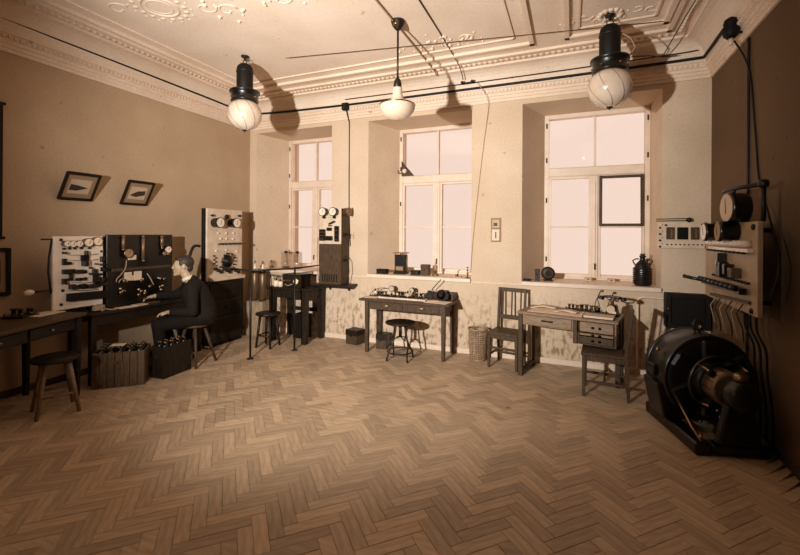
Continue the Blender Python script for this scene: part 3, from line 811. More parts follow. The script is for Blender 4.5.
    j.cone2(V(-.02, 0, .66), V(.02, 0, .80), .175, .168, 16); j.cone2(V(.02, 0, .80), chest + V(-.015, 0, .0), .168, .168, 16); j.cone2(V(.085, -.135, 1.0), V(.085, .135, 1.0), .092, .092, 14)
    j.cone2(V(-.06, -.08, .64), V(-.06, .08, .64), .125, .125, 12); j.cone2(V(-.085, -.06, .60), V(-.085, .06, .60), .105, .105, 12)   # skirt of the coat behind
    j.cone2(V(.10, .07, .62), V(.02, .11, .62), .09, .10, 12); j.cone2(V(.10, -.07, .62), V(.02, -.11, .62), .09, .10, 12)
    j.cone2(V(.09, 0, 1.04), V(.115, 0, 1.085), .088, .072, 14)
    for sh, el, wr in ((shL, elL, wrL), (shR, elR, wrR)):
        d_ = (wr - el).normalized(); j.cone2(sh, el, .078, .064, 12); j.cone2(el, wr - d_ * .03, .062, .046, 12)
    jk = remeshed('jacket', j, 'coat_cloth', pm_, .012, 5)
    lp = MB()
    for s in (-1, 1): lp.add([(.235, s * .012, .86), (.238, s * .05, .99), (.19, s * .085, 1.075), (.165, s * .075, 1.10), (.225, s * .03, 1.02)], [[0, 1, 2, 3, 4]])
    lp.build('lapel', 'coat_cloth', jk)
    tr_ = MB()
    for hp, kn, an_ in ((hipL, knL, anL), (hipR, knR, anR)):
        tr_.cone2(hp + V(-.02, 0, .0), kn, .105, .082, 14); tr_.cone2(kn, an_ + V(0, 0, .0), .078, .062, 12)
    tr_.cone2(V(-.02, -.09, .625), V(-.02, .09, .625), .102, .102, 12)
    remeshed('trousers', tr_, 'trouser_cloth', pm_, .012, 4)
    for an_ in (anL, anR):
        sh_ = MB(); sh_.cone2(an_ + V(0, 0, .0), an_ + V(0, 0, -.05), .05, .05, 12); sh_.cone2(an_ + V(-.03, 0, -.062), an_ + V(.06, 0, -.064), .043, .046, 12); sh_.cone2(an_ + V(.06, 0, -.064), an_ + V(.17, 0, -.074), .046, .036, 12)
        so = remeshed('shoe', sh_, 'shoe_leather', pm_, .009, 3)
    cl = MB(); ax_ = (V(.185, 0, 1.17) - V(.12, 0, 1.03)).normalized()
    cl.lathe([(.071, 0), (.069, .045), (.064, .045), (.066, 0)], 24, V(.15, 0, 1.092) , ax_); cl.add([(.245, -.02, 1.03), (.245, .02, 1.03), (.225, .045, 1.12), (.225, -.045, 1.12)], [[0, 1, 2, 3]])
    cl.build('collar', 'linen', pm_, label='white shirt collar')
    h = MB()
    h.ball(head + V(-.028, 0, .052), .101, 20, (1.04, .86, .95)); h.ball(head + V(.03, 0, .098), .055, 14, (1.1, 1.15, .62)); h.ball(head + V(-.075, 0, -.01), .062, 14, (.75, 1.05, 1.1))
    for s in (-1, 1): h.ball(head + V(.012, s * .066, .038), .034, 10, (.9, .55, 1.0))
    hr = remeshed('hair', h, 'hair', pm_, .008, 3)
    for s in (-1, 1):
        MB().ball(head + V(.092, s * .034, .02), .0085, 8, (.7, 1.3, .8)).build('eye', 'ink', pm_)
        MB().ball(head + V(.098, s * .034, .048), .008, 8, (.7, 2.0, .6)).build('eyebrow', 'hair', pm_)
man()
round_stool('round_stool', 'four legged wooden stool carrying the seated man', (SX, SY), SH, .165, 'brown_wood', .12, .15)

# ---------------- marble panel on black cabinet in the corner -------
def corner_board():
    X = .42; y0, y1 = -1.33, -.62; O = V(0, (y0 + y1) / 2, 0)
    t = thing('switchboard_cabinet', 'black wooden cabinet in the corner carrying the upright grey marble panel', 'cabinet', (.03, O.y, 0))
    D = X + .03 - .03; a, b = y0 - O.y, y1 - O.y; H = .98
    MB().b2((0, a, .05), (D, b, H)).build('body', 'dark_wood', t, .005)
    MB().b2((.0, a + .02, 0), (D - .02, b - .02, .05)).build('plinth', 'black_matt', t)
    for z0, z1 in ((.09, .42), (.45, .68), (.71, .94)):
        dr = MB().b2((D, a + .04, z0), (D + .015, b - .04, z1)).build('drawer', 'dark_wood', t, .006)
        MB().tube([(D + .015, -.05, (z0 + z1) / 2), (D + .035, -.05, (z0 + z1) / 2), (D + .035, .05, (z0 + z1) / 2), (D + .015, .05, (z0 + z1) / 2)], .006, 6).build('handle', 'iron', dr)
    X2 = X - .02
    O2 = V(X2, O.y, H)
    t2 = thing('upright_switchboard', 'upright grey marble panel with two round meters on the black cabinet', 'switchboard', O2)
    zt = 2.06 - H
    MB().b2((-.03, a + .03, 0), (0, b + .02, zt)).build('slab', 'marble', t2, .004)
    fr = MB(); fr.b2((-.08, a, 0), (-.031, a + .05, zt)); fr.b2((-.08, b - .06, 0), (-.031, b - .01, zt)); fr.b2((-.08, a + .05, zt - .05), (-.031, b - .06, zt)); fr.build('back_frame', 'black_matt', t2, .003)
    sc = 6.17
    def cp(x, y): return P(190 + x / sc, 200 + y / sc, 'x', X2) - O2
    for x, y in ((150, 140), (252, 142)):
        q = cp(x, y); r = .078
        mt = MB().lathe([(r * .9, 0), (r * .9, .10), (r, .102), (r, .125), (r * .88, .128)], 24, q, (1, 0, 0)).build('meter', 'black_gloss', t2)
        MB().lathe([(r * .88, .12), (r * .88, .1295)], 24, q, (1, 0, 0)).build('dial', 'dial_white', mt)
        MB().bar(q + V(.131, 0, -.03), q + V(.131, .02, .045), .005, .002, (1, 0, 0)).build('needle', 'ink', mt)
    for x, y, r in ((130, 95, .018), (218, 103, .035), (297, 98, .02)):
        q = cp(x, y); MB().lathe([(r * .6, 0), (r * .6, .02), (r, .022), (r, .045), (.0001, .05)], 14, q, (1, 0, 0)).build('lamp_socket', 'iron', t2)
    for x, y in ((170, 205), (220, 205), (265, 205), (185, 240), (222, 240), (262, 240), (158, 315), (220, 308), (285, 318)):
        q = cp(x, y); MB().lathe([(.016, 0), (.018, .012), (.010, .025), (.0001, .026)], 12, q, (1, 0, 0)).build('knob', 'porcelain', t2)
    a_, b_ = cp(170, 272), cp(325, 268); MB().bar(a_ + V(.02, 0, 0), b_ + V(.02, 0, 0), .022, .03, (1, 0, 0)).build('contact_bar', 'black_gloss', t2, .003)
    for i in range(7): q = a_.lerp(b_, (i + .5) / 7); MB().box(q + V(.04, 0, .004), (.02, .02, .03)).build('contact', 'brass', t2)
    # rheostat fan
    q = cp(228, 378)
    MB().lathe([(.10, 0), (.10, .015), (.03, .02), (.03, .05)], 24, q, (1, 0, 0)).build('rheostat', 'iron', t2)
    for i in range(14):
        an_ = 2 * PI * i / 14; e = q + V(.02, .125 * math.cos(an_), .125 * math.sin(an_)); MB().lathe([(.014, 0), (.014, .03), (.0001, .034)], 8, e, (1, 0, 0)).build('contact', 'iron' if i % 3 else 'brass', t2)
    MB().bar(q + V(.06, 0, -.02), q + V(.06, .06, .11), .018, .012, (1, 0, 0)).build('rheostat_arm', 'brass', t2)
    for i in range(9):
        x, y = 150 + 18 * i, 425 + (i % 3) * 9; e = cp(x, y); MB().box(e + V(.02, 0, 0), (.04, .035, .05)).build('switch_block', 'black_gloss' if i % 2 else 'iron', t2, .004)
    for i in range(6):
        x, y = 145 + (i % 2) * 12, 345 + i * 12; e = cp(x, y); MB().box(e + V(.012, 0, 0), (.024, .03, .02)).build('switch_block', 'iron', t2, .003)
    MB().b2((0, a + .06, .0), (.09, b - .0, .05)).build('shelf', 'marble', t2, .004)
corner_board()
cord('conduit', [(.33, -1.36, 1.50), (.33, -1.42, 1.51), (.33, -1.49, 1.47), (.33, -1.58, 1.22), (.33, -1.62, 1.02), (.30, -1.60, .815)], .02, 'iron', 'bent black conduit rising between the man and the marble panel', cat='pipe')

# ---------------- railing --------------------------------------------
def railing():
    p1, p2 = Pz(250.2, 359, 0), Pz(294.4, 350.3, 0); H = 1.19
    t = thing('guard_rail', 'thin iron guard rail on two posts before the dark corner table', 'railing', p1)
    d = p2 - p1
    for q in (V(0, 0, 0), d):
        MB().tube([q, q + V(0, 0, H)], .014, 8).build('post', 'iron', t); MB().lathe([(.045, 0), (.045, .006), (.018, .012), (.016, .03)], 14, q).build('foot', 'iron', t)
        MB().ball(q + V(0, 0, H), .022, 10).build('post_ball', 'iron', t)
    MB().tube([V(0, 0, H), d + V(0, 0, H)], .012, 8).build('rail', 'iron', t)
    c = V(.50, -1.15, H) - V(p1.x, p1.y, 0); MB().tube([V(0, 0, H), c], .012, 8).build('rail', 'iron', t)
    c = V(1.62, -.06, H) - V(p1.x, p1.y, 0); MB().tube([d + V(0, 0, H), c], .012, 8).build('rail', 'iron', t)
railing()

# pale box and tall cylinders in the corner
def corner_box():
    crate('pale slatted box in the corner under the tall metal cylinders', (.31, -.44), .04, .36, .30, .55, 'pale_wood', 5, 'slatted_box')
    for i, (x, y, r, h) in enumerate(((.38, -.28, .05, .50), (.54, -.27, .055, .50))):
        lab = ('tall metal cylinder on the pale box, nearer the marble panel', 'tall metal cylinder on the pale box, nearer the dark table')[i]
        t = thing('condenser_cylinder', lab, 'cylinder', (x, y, .562))
        MB().lathe([(r, 0), (r, h), (r * .8, h + .01)], 20).build('body', 'worn_zinc', t)
        MB().lathe([(r * 1.08, h - .03), (r * 1.08, h + .015), (r * .5, h + .02)], 20).build('cap', 'iron', t)
        MB().lathe([(.018, h + .02), (.026, h + .05), (.016, h + .07), (.024, h + .10), (.0001, h + .12)], 14).build('insulator', 'porcelain', t)
        MB().tube([(0, 0, h + .12), (.03, -.04, h + .17), (.08, -.06, h + .14)], .006, 6).build('lead', 'brass', t)
        MB().lathe([(r * 1.05, 0), (r * 1.05, .02)], 20).build('base_ring', 'iron', t)
    # bridging terminal rack on top is part of the right cylinder
corner_box()
# lid for the box
o = MB().b2((.0, .0, 0), (.36, .30, .012)).build('box_lid', 'pale_wood'); 
lid = o; lid.parent = [c for c in bpy.data.objects if c.name.startswith('slatted_box')][0]; lid.location = (0, 0, .55)

# dark corner table ---------------------------------------------------
def corner_table():
    t = thing('side_table', 'heavy dark wooden table standing before the window in the corner', 'table', (.93, -.58, 0))
    L, D, H = .70, .535, .86
    MB().b2((-.04, -.03, H - .04), (L + .04, D + .02, H)).build('table_top', 'dark_wood', t, .008)
    ap = MB(); ap.b2((.06, .03, H - .17), (L - .06, .055, H - .04)); ap.b2((.06, D - .055, H - .17), (L - .06, D - .03, H - .04)); ap.b2((.03, .06, H - .17), (.055, D - .06, H - .04)); ap.b2((L - .055, .06, H - .17), (L - .03, D - .06, H - .04)); ap.build('apron', 'dark_wood', t, .004)
    legs4(t, L, D, H - .04, .095, 0, 'dark_wood', .08)
    MB().b2((.09, D - .06, .42), (L - .09, D - .03, .48)).build('stretcher', 'dark_wood', t, .004)
    return t
corner_table()
round_stool('round_stool', 'low round stool with splayed legs standing before the dark corner table', (1.15, -.85), .51, .18, 'dark_wood', .1, .06)
o = thing('toolbox', 'black box on the floor under the dark corner table', 'box', (1.28, -.18, 0)); MB().b2((-.12, -.09, 0), (.12, .09, .36)).build('body', 'black_matt', o, .006); MB().b2((-.125, -.095, .36), (.125, .095, .385)).build('lid', 'dark_wood', o, .004); MB().tube([(-.05, -.0, .385), (-.05, 0, .41), (.05, 0, .41), (.05, 0, .385)], .006, 6).build('handle', 'iron', o)
# instruments on the dark table
TZ = .86
def inst_box():
    t = thing('test_set', 'dark wooden test set with a round white dial on the corner table', 'instrument', (1.355, -.43, TZ), 0)
    MB().b2((-.17, -.13, 0), (.17, .13, .19)).build('case', 'dark_wood', t, .006)
    MB().b2((-.18, -.14, .19), (.18, .14, .205)).build('lid', 'dark_wood', t, .004)
    d = MB().lathe([(.05, 0), (.05, .02), (.042, .022)], 20, (.09, -.13, .10), (0, -1, 0)).build('meter', 'brass', t); MB().lathe([(.042, .018), (.042, .0235)], 20, (.09, -.13, .10), (0, -1, 0)).build('dial', 'dial_white', d)
    for x in (-.12, -.07, -.02): MB().lathe([(.012, 0), (.012, .03), (.0001, .033)], 12, (x, -.13, .11), (0, -1, 0)).build('knob', 'steel', t)
    MB().tube([(-.12, -.15, .05), (-.05, -.16, .03), (.03, -.15, .06)], .006, 6).build('wire', 'pale_cord', t)
inst_box()
def jar(label, loc, r, h, group=None, lidm='iron', name='glass_jar'):
    t = thing(name, label, 'jar', loc, 0, group)
    MB().lathe([(r * .96, 0), (r, .01), (r, h), (r * .95, h), (r * .95, .012), (.0001, .012)], 20).build('glass', 'jar_glass', t)
    MB().lathe([(r * .7, .012), (r * .7, .03), (r * .3, .035)], 16).build('electrode', 'iron', t)
    MB().lathe([(r * .3, h * .9), (r * .42, h), (r * .2, h + .012), (.0001, h + .014)], 14).build('lid', lidm, t)
    MB().cyl((0, 0, .035), (0, 0, h * .92), .004, 6).build('rod', 'worn_zinc', t)
    return t
q1 = P(291, 268, 'y', .28); q2 = P(304, 268, 'y', .28)
jar('tall glass battery jar on the first window sill, nearer the corner', (.60, .26, ZS), .085, .30)
jar('tall glass battery jar on the first window sill, nearer the tall wall set', (.85, .26, ZS), .085, .30)
jar('short glass jar on the first window sill beside the taller jars', (.36, .16, ZS), .05, .13)
for i, (x, y, r, h, lab) in enumerate(((1.00, -.45, .045, .15, 'small glass jar at the end of the dark corner table'), (1.10, -.37, .05, .13, 'squat glass jar on the dark corner table near its test set'))):
    jar(lab, (x, y, TZ), r, h)
def white_cell(x, y, s, lab):
    t = thing('porcelain_pot', lab, 'pot', (x, y, TZ)); MB().lathe([(.04 * s, 0), (.05 * s, .01), (.05 * s, .10 * s), (.035 * s, .115 * s)], 18).build('body', 'porcelain', t); MB().lathe([(.02 * s, .115 * s), (.012 * s, .14 * s), (.016 * s, .16 * s), (.0001, .165 * s)], 12).build('terminal', 'iron', t)
white_cell(1.05, -.55, .85, 'white porcelain pot on the dark corner table before the squat jar')
white_cell(1.135, -.55, .75, 'white porcelain pot on the dark corner table beside the test set')
def wire_rack():
    t = thing('wire_rack', 'open wire rack standing at the corner end of the dark table', 'rack', (.945, -.55, TZ))
    for x in (-.05, .05):
        MB().tube([(x, -.04, 0), (x * .7, -.04, .17), (x * .7, .03, .17), (x, .03, 0)], .006, 6).build('hoop', 'iron', t)
    for z in (.06, .12): MB().tube([(-.045, -.04, z), (.045, -.04, z)], .004, 6).build('cross_wire', 'worn_zinc', t)
wire_rack()

# tall wall set on its bracket shelf ----------------------------------
def wall_set():
    y0 = -.27; xa, xb = 1.655, 2.055; H0 = .905
    s = thing('bracket_shelf', 'dark wooden bracket shelf under the tall wall set', 'shelf', (1.55, 0, H0 - .035))
    MB().b2((0, -.34, 0), (.66, -.016, .035)).build('board', 'dark_wood', s, .004)
    for x in (.15, .50): MB().add([(x, -.017, 0), (x, -.017, -.09), (x, -.12, 0), (x + .025, -.017, 0), (x + .025, -.017, -.09), (x + .025, -.12, 0)], [[0, 1, 2], [5, 4, 3], [0, 3, 4, 1], [1, 4, 5, 2], [2, 5, 3, 0]]).build('bracket', 'dark_wood', s)
    t = thing('wall_set', 'tall wall set with white upper panel and dark lower door between windows', 'switchboard', (xa, y0, H0))
    w_ = xb - xa; H = 2.09 - H0; D = .25; zm = 1.535 - H0
    MB().b2((0, .012, 0), (w_, D, H)).build('case', 'brown_wood', t, .005)
    MB().b2((.0, 0, zm), (w_, .012, H)).build('upper_panel', 'marble', t, .003)
    dr = MB().b2((.0, 0, .0), (w_, .012, zm - .004)).build('door', 'brown_wood', t, .003)
    for i in range(7): MB().b2((.06 + i * .042, -.003, .04), (.078 + i * .042, 0, .16)).build('vent_slot', 'black_matt', dr)
    for k_, x in enumerate((.115, .30)):
        q = (x, 0, H - .055); r = .068
        mt = MB().lathe([(r * .9, 0), (r * .9, .07), (r, .072), (r, .09), (r * .85, .093)], 22, q, (0, -1, 0)).build('meter', 'iron', t)
        MB().lathe([(r * .85, .085), (r * .85, .0945)], 22, q, (0, -1, 0)).build('dial', 'dial_white', mt); MB().bar((x, -.096, H - .07), (x + .02, -.096, H - .02), .006, .002, (0, 1, 0)).build('needle', 'ink', mt)
        MB().lathe([(.02, 0), (.02, .03)], 10, (x, -.03, H - .14), (0, -1, 0)).build('terminal', 'iron', t)
    mt = MB().lathe([(.06, 0), (.06, .07), (.068, .072), (.068, .09), (.058, .093)], 22, (w_ + .0, .10, H - .05), (1, 0, 0)).build('meter', 'worn_zinc', t)
    sw = MB().bar((.20, -.03, zm + .31), (.31, -.06, zm + .35), .03, .02).build('switch_lever', 'iron', t); 
    for x, z, ww, hh in ((.075, zm + .14, .10, .18), (.335, zm + .16, .07, .24), (.20, zm + .09, .11, .07), (.20, zm + .23, .08, .05)):
        MB().b2((x - ww / 2, -.045, z - hh / 2), (x + ww / 2, 0, z + hh / 2)).build('fuse_block', 'black_gloss', t, .006)
        if ww < .105 and hh > .1: 
            for k_ in range(3): MB().b2((x - ww / 2 + .012, -.05, z - hh / 2 + .02 + k_ * hh * .3), (x + ww / 2 - .012, -.044, z - hh / 2 + .035 + k_ * hh * .3)).build('contact', 'brass', t)
    MB().b2((.17, -.006, zm + .275), (.24, 0, zm + .295)).build('name_plate', 'brass', t)
    for z in (.75, .35): MB().b2((w_, .08, z), (w_ + .012, .16, z + .05)).build('hinge', 'black_matt', t)
    MB().tube([(w_ + .01, .12, .78), (w_ + .10, .12, .78), (w_ + .10, .12, .72)], .006, 6).build('hook', 'iron', t)
    MB().tube([(w_ + .01, .1, .45), (w_ + .08, .1, .36), (w_ + .09, .1, .2), (w_ + .05, .1, .02)], .006, 6).build('lead', 'cable', t)
    MB().tube([(-.012, -.01, zm + .1), (-.02, -.02, .3), (.01, -.02, .05)], .006, 6).build('lead', 'pale_cord', t)
wall_set()

# ---------------- middle desk ----------------------------------------
def middle_desk():
    x0, x1, y0, y1, H = 2.60, 3.80, -.52, -.03, .77
    t = thing('instrument_desk', 'dark narrow desk with two drawers under the middle window', 'desk', (x0, y0, 0))
    L, D = x1 - x0, y1 - y0
    MB().b2((-.08, -.03, H - .03), (L + .06, D, H)).build('table_top', 'brown_wood', t, .005)
    ap = MB(); ap.b2((.03, .02, H - .15), (L - .03, .04, H - .03)); ap.b2((.03, D - .04, H - .15), (L - .03, D - .02, H - .03)); ap.b2((.02, .04, H - .15), (.04, D - .04, H - .03)); ap.b2((L - .04, .04, H - .15), (L - .02, D - .04, H - .03)); ap.build('apron', 'brown_wood', t, .003)
    for a, b in ((.09, L / 2 - .015), (L / 2 + .015, L - .09)):
        d = MB().b2((a, .006, H - .14), (b, .02, H - .045)).build('drawer', 'brown_wood', t, .004)
        c = (a + b) / 2; MB().lathe([(.05, 0), (.048, .012), (.035, .022), (.0001, .026)], 16, (c, .006, H - .085), (0, -1, 0), 1, .55).build('pull', 'worn_zinc', d)
    legs4(t, L, D, H - .03, .06, 0, 'brown_wood', .045)
    MB().b2((L - .20, D - .03, H), (L + .03, D, H + .10)).build('back_board', 'brown_wood', t, .004)
    MB().b2((L + .005, D - .22, H), (L + .03, D - .03, H + .09)).build('end_board', 'brown_wood', t, .004)
middle_desk()
DZ = .77
def keyboard():
    t = thing('terminal_strip', 'long pale strip with a row of dark keys on the middle desk', 'instrument', (3.13, -.37, DZ), -.02)
    MB().b2((-.36, -.06, 0), (.36, .06, .025)).build('base', 'marble', t, .004)
    for i in range(16): MB().b2((-.335 + i * .043, -.045, .025), (-.308 + i * .043, -.005, .045 + .008 * (i % 3))).build('key', 'black_gloss', t, .003)
    for i in range(12): MB().lathe([(.008, .025), (.008, .04), (.0001, .043)], 8, (-.31 + i * .056, .035, 0)).build('terminal', 'brass', t)
keyboard()
for i, (x, y, s, rz, lab) in enumerate(((2.70, -.23, 1.0, .2, 'small relay with twin coils at the shelf end of the middle desk'), (3.02, -.20, 1.0, -.3, 'small relay behind the pale key strip, beside the taller galvanometer'), (3.31, -.20, 1.0, .1, 'twin coil relay behind the pale key strip near the middle of the desk'))):
    relay('relay', lab, (x, y, DZ), rz, s)
def galv(lab, x, y, z, s=1.0, rz=0):
    t = thing('galvanometer', lab, 'instrument', (x, y, z), rz)
    MB().lathe([(.06 * s, 0), (.06 * s, .015 * s), (.045 * s, .02 * s)], 20).build('base', 'dark_wood', t)
    MB().lathe([(.014 * s, .02 * s), (.012 * s, .08 * s)], 12).build('stem', 'brass', t)
    d = MB().lathe([(.045 * s, -.022 * s), (.045 * s, .022 * s)], 22, (0, 0, .115 * s), (0, -1, 0)).build('drum', 'black_gloss', t)
    MB().lathe([(.037 * s, .02 * s), (.037 * s, .024 * s)], 22, (0, 0, .115 * s), (0, -1, 0)).build('dial', 'card', d)
galv('round drum galvanometer on a stem at the back of the middle desk', 2.87, -.17, DZ, 1.0, .2)
galv('round drum galvanometer on a stem beside the coil winder', 3.19, -.14, DZ, .9, -.2)
def coil_drum(lab, x, y, rz):
    t = thing('cable_drum', lab, 'drum', (x, y, DZ), rz)
    MB().b2((-.07, -.05, 0), (.07, .05, .015)).build('base', 'dark_wood', t, .003)
    MB().lathe([(.05, -.035), (.05, -.028), (.036, -.026), (.036, .026), (.05, .028), (.05, .035)], 22, (0, 0, .075), (0, 1, 0)).build('spool', 'black_gloss', t)
    for y_ in (-.043, .043): MB().b2((-.012, y_ - .005, .015), (.012, y_ + .005, .09)).build('bearing', 'iron', t)
coil_drum('black cable drum lying toward the raised end of the middle desk', 3.49, -.22, .3)
def winder():
    t = thing('coil_winder', 'dark geared winder with a raised rod on the middle desk', 'instrument', (3.66, -.21, DZ), -.1)
    MB().b2((-.09, -.07, 0), (.09, .07, .02)).build('base', 'iron', t, .004)
    MB().lathe([(.065, -.03), (.065, .03), (.03, .035), (.03, .06)], 22, (0, 0, .085), (0, -1, 0)).build('wheel', 'casting', t)
    MB().lathe([(.045, -.02), (.045, .02)], 18, (.06, 0, .05), (0, -1, 0)).build('gear', 'iron', t)
    MB().tube([(-.05, 0, .05), (-.16, .02, .14), (-.02, .02, .29)][1:], .006, 6).build('rod', 'iron', t); MB().tube([(-.05, 0, .02), (-.16, .02, .14)], .006, 6).build('rod', 'iron', t)
winder()
paper_o = MB().b2((-.17, -.11, 0), (.17, .11, .003)).build('paper_sheet', 'paper'); tag(paper_o, 'white paper sheet at the window three end of the middle desk', 'paper', None, (3.66, -.40, DZ), -.15)
paper_o['label'] = 'white paper sheet on the middle desk before the geared winder'
paper_o = MB().b2((-.10, -.08, 0), (.10, .08, .003)).build('paper_sheet', 'paper'); tag(paper_o, 'white paper sheet on the middle desk at its shelf end', 'paper', None, (2.65, -.37, DZ), .1)
cord('wire_lead', [(2.56, -.28, DZ + .008), (2.62, -.24, DZ + .09), (2.74, -.12, DZ + .11), (2.92, -.10, DZ + .05), (3.1, -.09, DZ + .03)], .005, 'cable', 'looping dark wire lead across the back of the middle desk')

def desk_pot(lab, x, y, s, m):
    t = thing('insulator_pot', lab, 'pot', (x, y, DZ))
    MB().lathe([(.03 * s, 0), (.04 * s, .008), (.04 * s, .06 * s), (.028 * s, .075 * s)], 16).build('body', m, t)
    MB().lathe([(.012 * s, .075 * s), (.010 * s, .095 * s), (.015 * s, .10 * s), (.0001, .115 * s)], 10).build('terminal', 'iron', t)
desk_pot('white insulator pot at the shelf end of the middle desk behind the paper sheet', 2.59, -.15, .9, 'porcelain')
desk_pot('pale grey insulator pot behind the key strip beside the second relay', 3.165, -.26, 1.0, 'card')
desk_pot('dark insulator pot behind the key strip between relay and cable drum', 3.42, -.10, 1.0, 'brown_wood')
o_ = MB().b2((-.08, -.06, 0), (.08, .06, .003)).build('paper_sheet', 'paper'); tag(o_, 'small note sheet on the middle desk before the cable drum', 'paper', None, (3.57, -.335, DZ + .0035), .3)
def bent_stool():
    t = thing('bent_stool', 'round seated stool with curved iron legs before the middle desk', 'stool', (3.20, -.62, 0), .55)
    H, r = .51, .205
    MB().lathe([(r * .9, H - .03), (r, H - .02), (r, H - .004), (r * .93, H), (.0001, H - .004)], 28).build('seat', 'dark_wood', t)
    for k_ in range(4):
        a = PI / 2 * k_ + .35; c, s = math.cos(a), math.sin(a)
        prof_ = [(.07, H - .03), (.075, .40), (.09, .30), (.13, .19), (.175, .11), (.20, .04), (.205, 0)] if k_ % 2 == 0 else [(.15, H - .03), (.155, .40), (.19, .30), (.21, .22), (.19, .12), (.185, .05), (.20, 0)]
        MB().tube([(q[0] * c, q[0] * s, q[1]) for q in prof_], .0115, 8).build('leg', 'iron', t)
    MB().tube([(.175 * math.cos(2 * PI * i / 24), .175 * math.sin(2 * PI * i / 24), .11) for i in range(24)], .009, 6, closed=True).build('foot_ring', 'iron', t)
    MB().cyl((0, 0, .30), (0, 0, H - .03), .022, 12).build('screw_column', 'iron', t)
    for k_ in range(4):
        a = PI / 2 * k_ + .35; MB().tube([(0, 0, .31), (.10 * math.cos(a), .10 * math.sin(a), .28)], .008, 6).build('brace', 'iron', t)
bent_stool()
def wood_box(lab, x, y, L, D, H, rz, m='brown_wood'):
    t = thing('wooden_box', lab, 'box', (x, y, 0), rz)
    MB().b2((-L / 2, -D / 2, 0), (L / 2, D / 2, H * .62)).build('body', m, t, .004); MB().b2((-L / 2 - .004, -D / 2 - .004, H * .62), (L / 2 + .004, D / 2 + .004, H)).build('lid', 'dark_wood', t, .004)
    MB().b2((-.02, -D / 2 - .01, H * .55), (.02, -D / 2 - .004, H * .68)).build('clasp', 'iron', t); return t
wood_box('small lidded box on the floor beside the middle desk leg', 2.25, -.15, .22, .20, .22, -.25)
wood_box('small lidded box on the floor under the middle desk', 2.75, -.21, .16, .17, .22, .1)

# wastebasket ---------------------------------------------------------
def basket():
    t = thing('waste_basket', 'pale wicker waste basket beside the slat backed chair', 'basket', (4.175, -.22, 0))
    n = 26; r0, r1, H = .10, .125, .42
    for i in range(n):
        a = 2 * PI * i / n; MB().bar((r0 * math.cos(a), r0 * math.sin(a), .01), (r1 * math.cos(a), r1 * math.sin(a), H), .010, .006, (math.cos(a), math.sin(a), 0)).build('stake', 'wicker', t)
    for k_ in range(13):
        z = .02 + k_ * .028; rr = r0 + (r1 - r0) * z / H
        pts = [((rr + (.006 if (i + k_) % 2 else -.006)) * math.cos(2 * PI * i / n), (rr + (.006 if (i + k_) % 2 else -.006)) * math.sin(2 * PI * i / n), z) for i in range(n)]
        MB().tube(pts, .0075, 5, closed=True).build('weave', 'wicker', t)
    MB().tube([(r1 * 1.02 * math.cos(2 * PI * i / n), r1 * 1.02 * math.sin(2 * PI * i / n), H) for i in range(n)], .014, 6, closed=True).build('rim', 'wicker', t)
    MB().lathe([(r0, 0), (r0, .012)], 20).build('bottom', 'wicker', t)
basket()

# slat-back chair -----------------------------------------------------
def slat_chair(lab, loc, rz, m, wd=.38, dp=.37, H=.985, lean=.05, nsl=3):
    """local: -y front, +y back"""
    t = thing('wooden_chair', lab, 'chair', (loc[0], loc[1], 0), rz)
    sz = .46; a, b = wd / 2, dp / 2
    MB().prism([(-a - .01, -b - .015), (a + .01, -b - .015), (a - .005, b - .03), (-a + .005, b - .03)], sz - .03, sz, 'z').build('seat', m, t, .006)
    sk = MB(); sk.b2((-a + .03, -b + .005, sz - .085), (a - .03, -b + .025, sz - .03)); sk.b2((-a + .03, b - .03, sz - .085), (a - .03, b - .01, sz - .03)); sk.b2((-a + .005, -b + .03, sz - .085), (-a + .025, b - .03, sz - .03)); sk.b2((a - .025, -b + .03, sz - .085), (a - .005, b - .03, sz - .03)); sk.build('seat_rail', m, t, .003)
    for s in (-1, 1):
        MB().bar((s * (a - .016), -b + .016, sz - .03), (s * (a - .012), -b + .012, 0), .04, .04, (0, 1, 0), .03, .03).build('leg', m, t, .004)
        rl = MB(); rl.bar((s * (a - .016), b - .014, sz), (s * (a - .016), b + .012, 0), .036, .036, (0, 1, 0), .03, .03); rl.build('leg', m, t, .003)
        MB().bar((s * (a - .016), b - .014, sz), (s * (a - .016), b - .014 + lean, H), .034, .036, (0, 1, 0), .03, .026).build('back_post', m, t, .004)
        MB().bar((s * (a - .014), -b + .02, .16), (s * (a - .014), b, .16), .018, .026).build('stretcher', m, t, .003)
    MB().bar((-a + .025, 0, .17), (a - .025, 0, .17), .018, .024).build('stretcher', m, t, .003); MB().bar((-a + .03, -b + .014, .26), (a - .03, -b + .014, .26), .016, .026).build('stretcher', m, t, .003)
    def yb(z): return b - .014 + lean * (z - sz) / (H - sz)
    MB().bar((-a + .03, yb(H - .035), H - .025), (a - .03, yb(H - .025), H - .025), .02, .05).build('top_rail', m, t, .004)
    MB().bar((-a + .03, yb(.60), .60), (a - .03, yb(.60), .60), .02, .055).build('lower_rail', m, t, .003)
    for i in range(nsl):
        x = (-a + .07) + (wd - .14) * i / (nsl - 1); MB().bar((x, yb(.62), .62), (x, yb(H - .06), H - .045), .02, .010, (0, 1, 0)).build('slat', m, t, .002)
    return t
slat_chair('slat backed wooden chair standing against the wall beside the waste basket', (4.575, -.33), math.radians(-10), 'brown_wood')

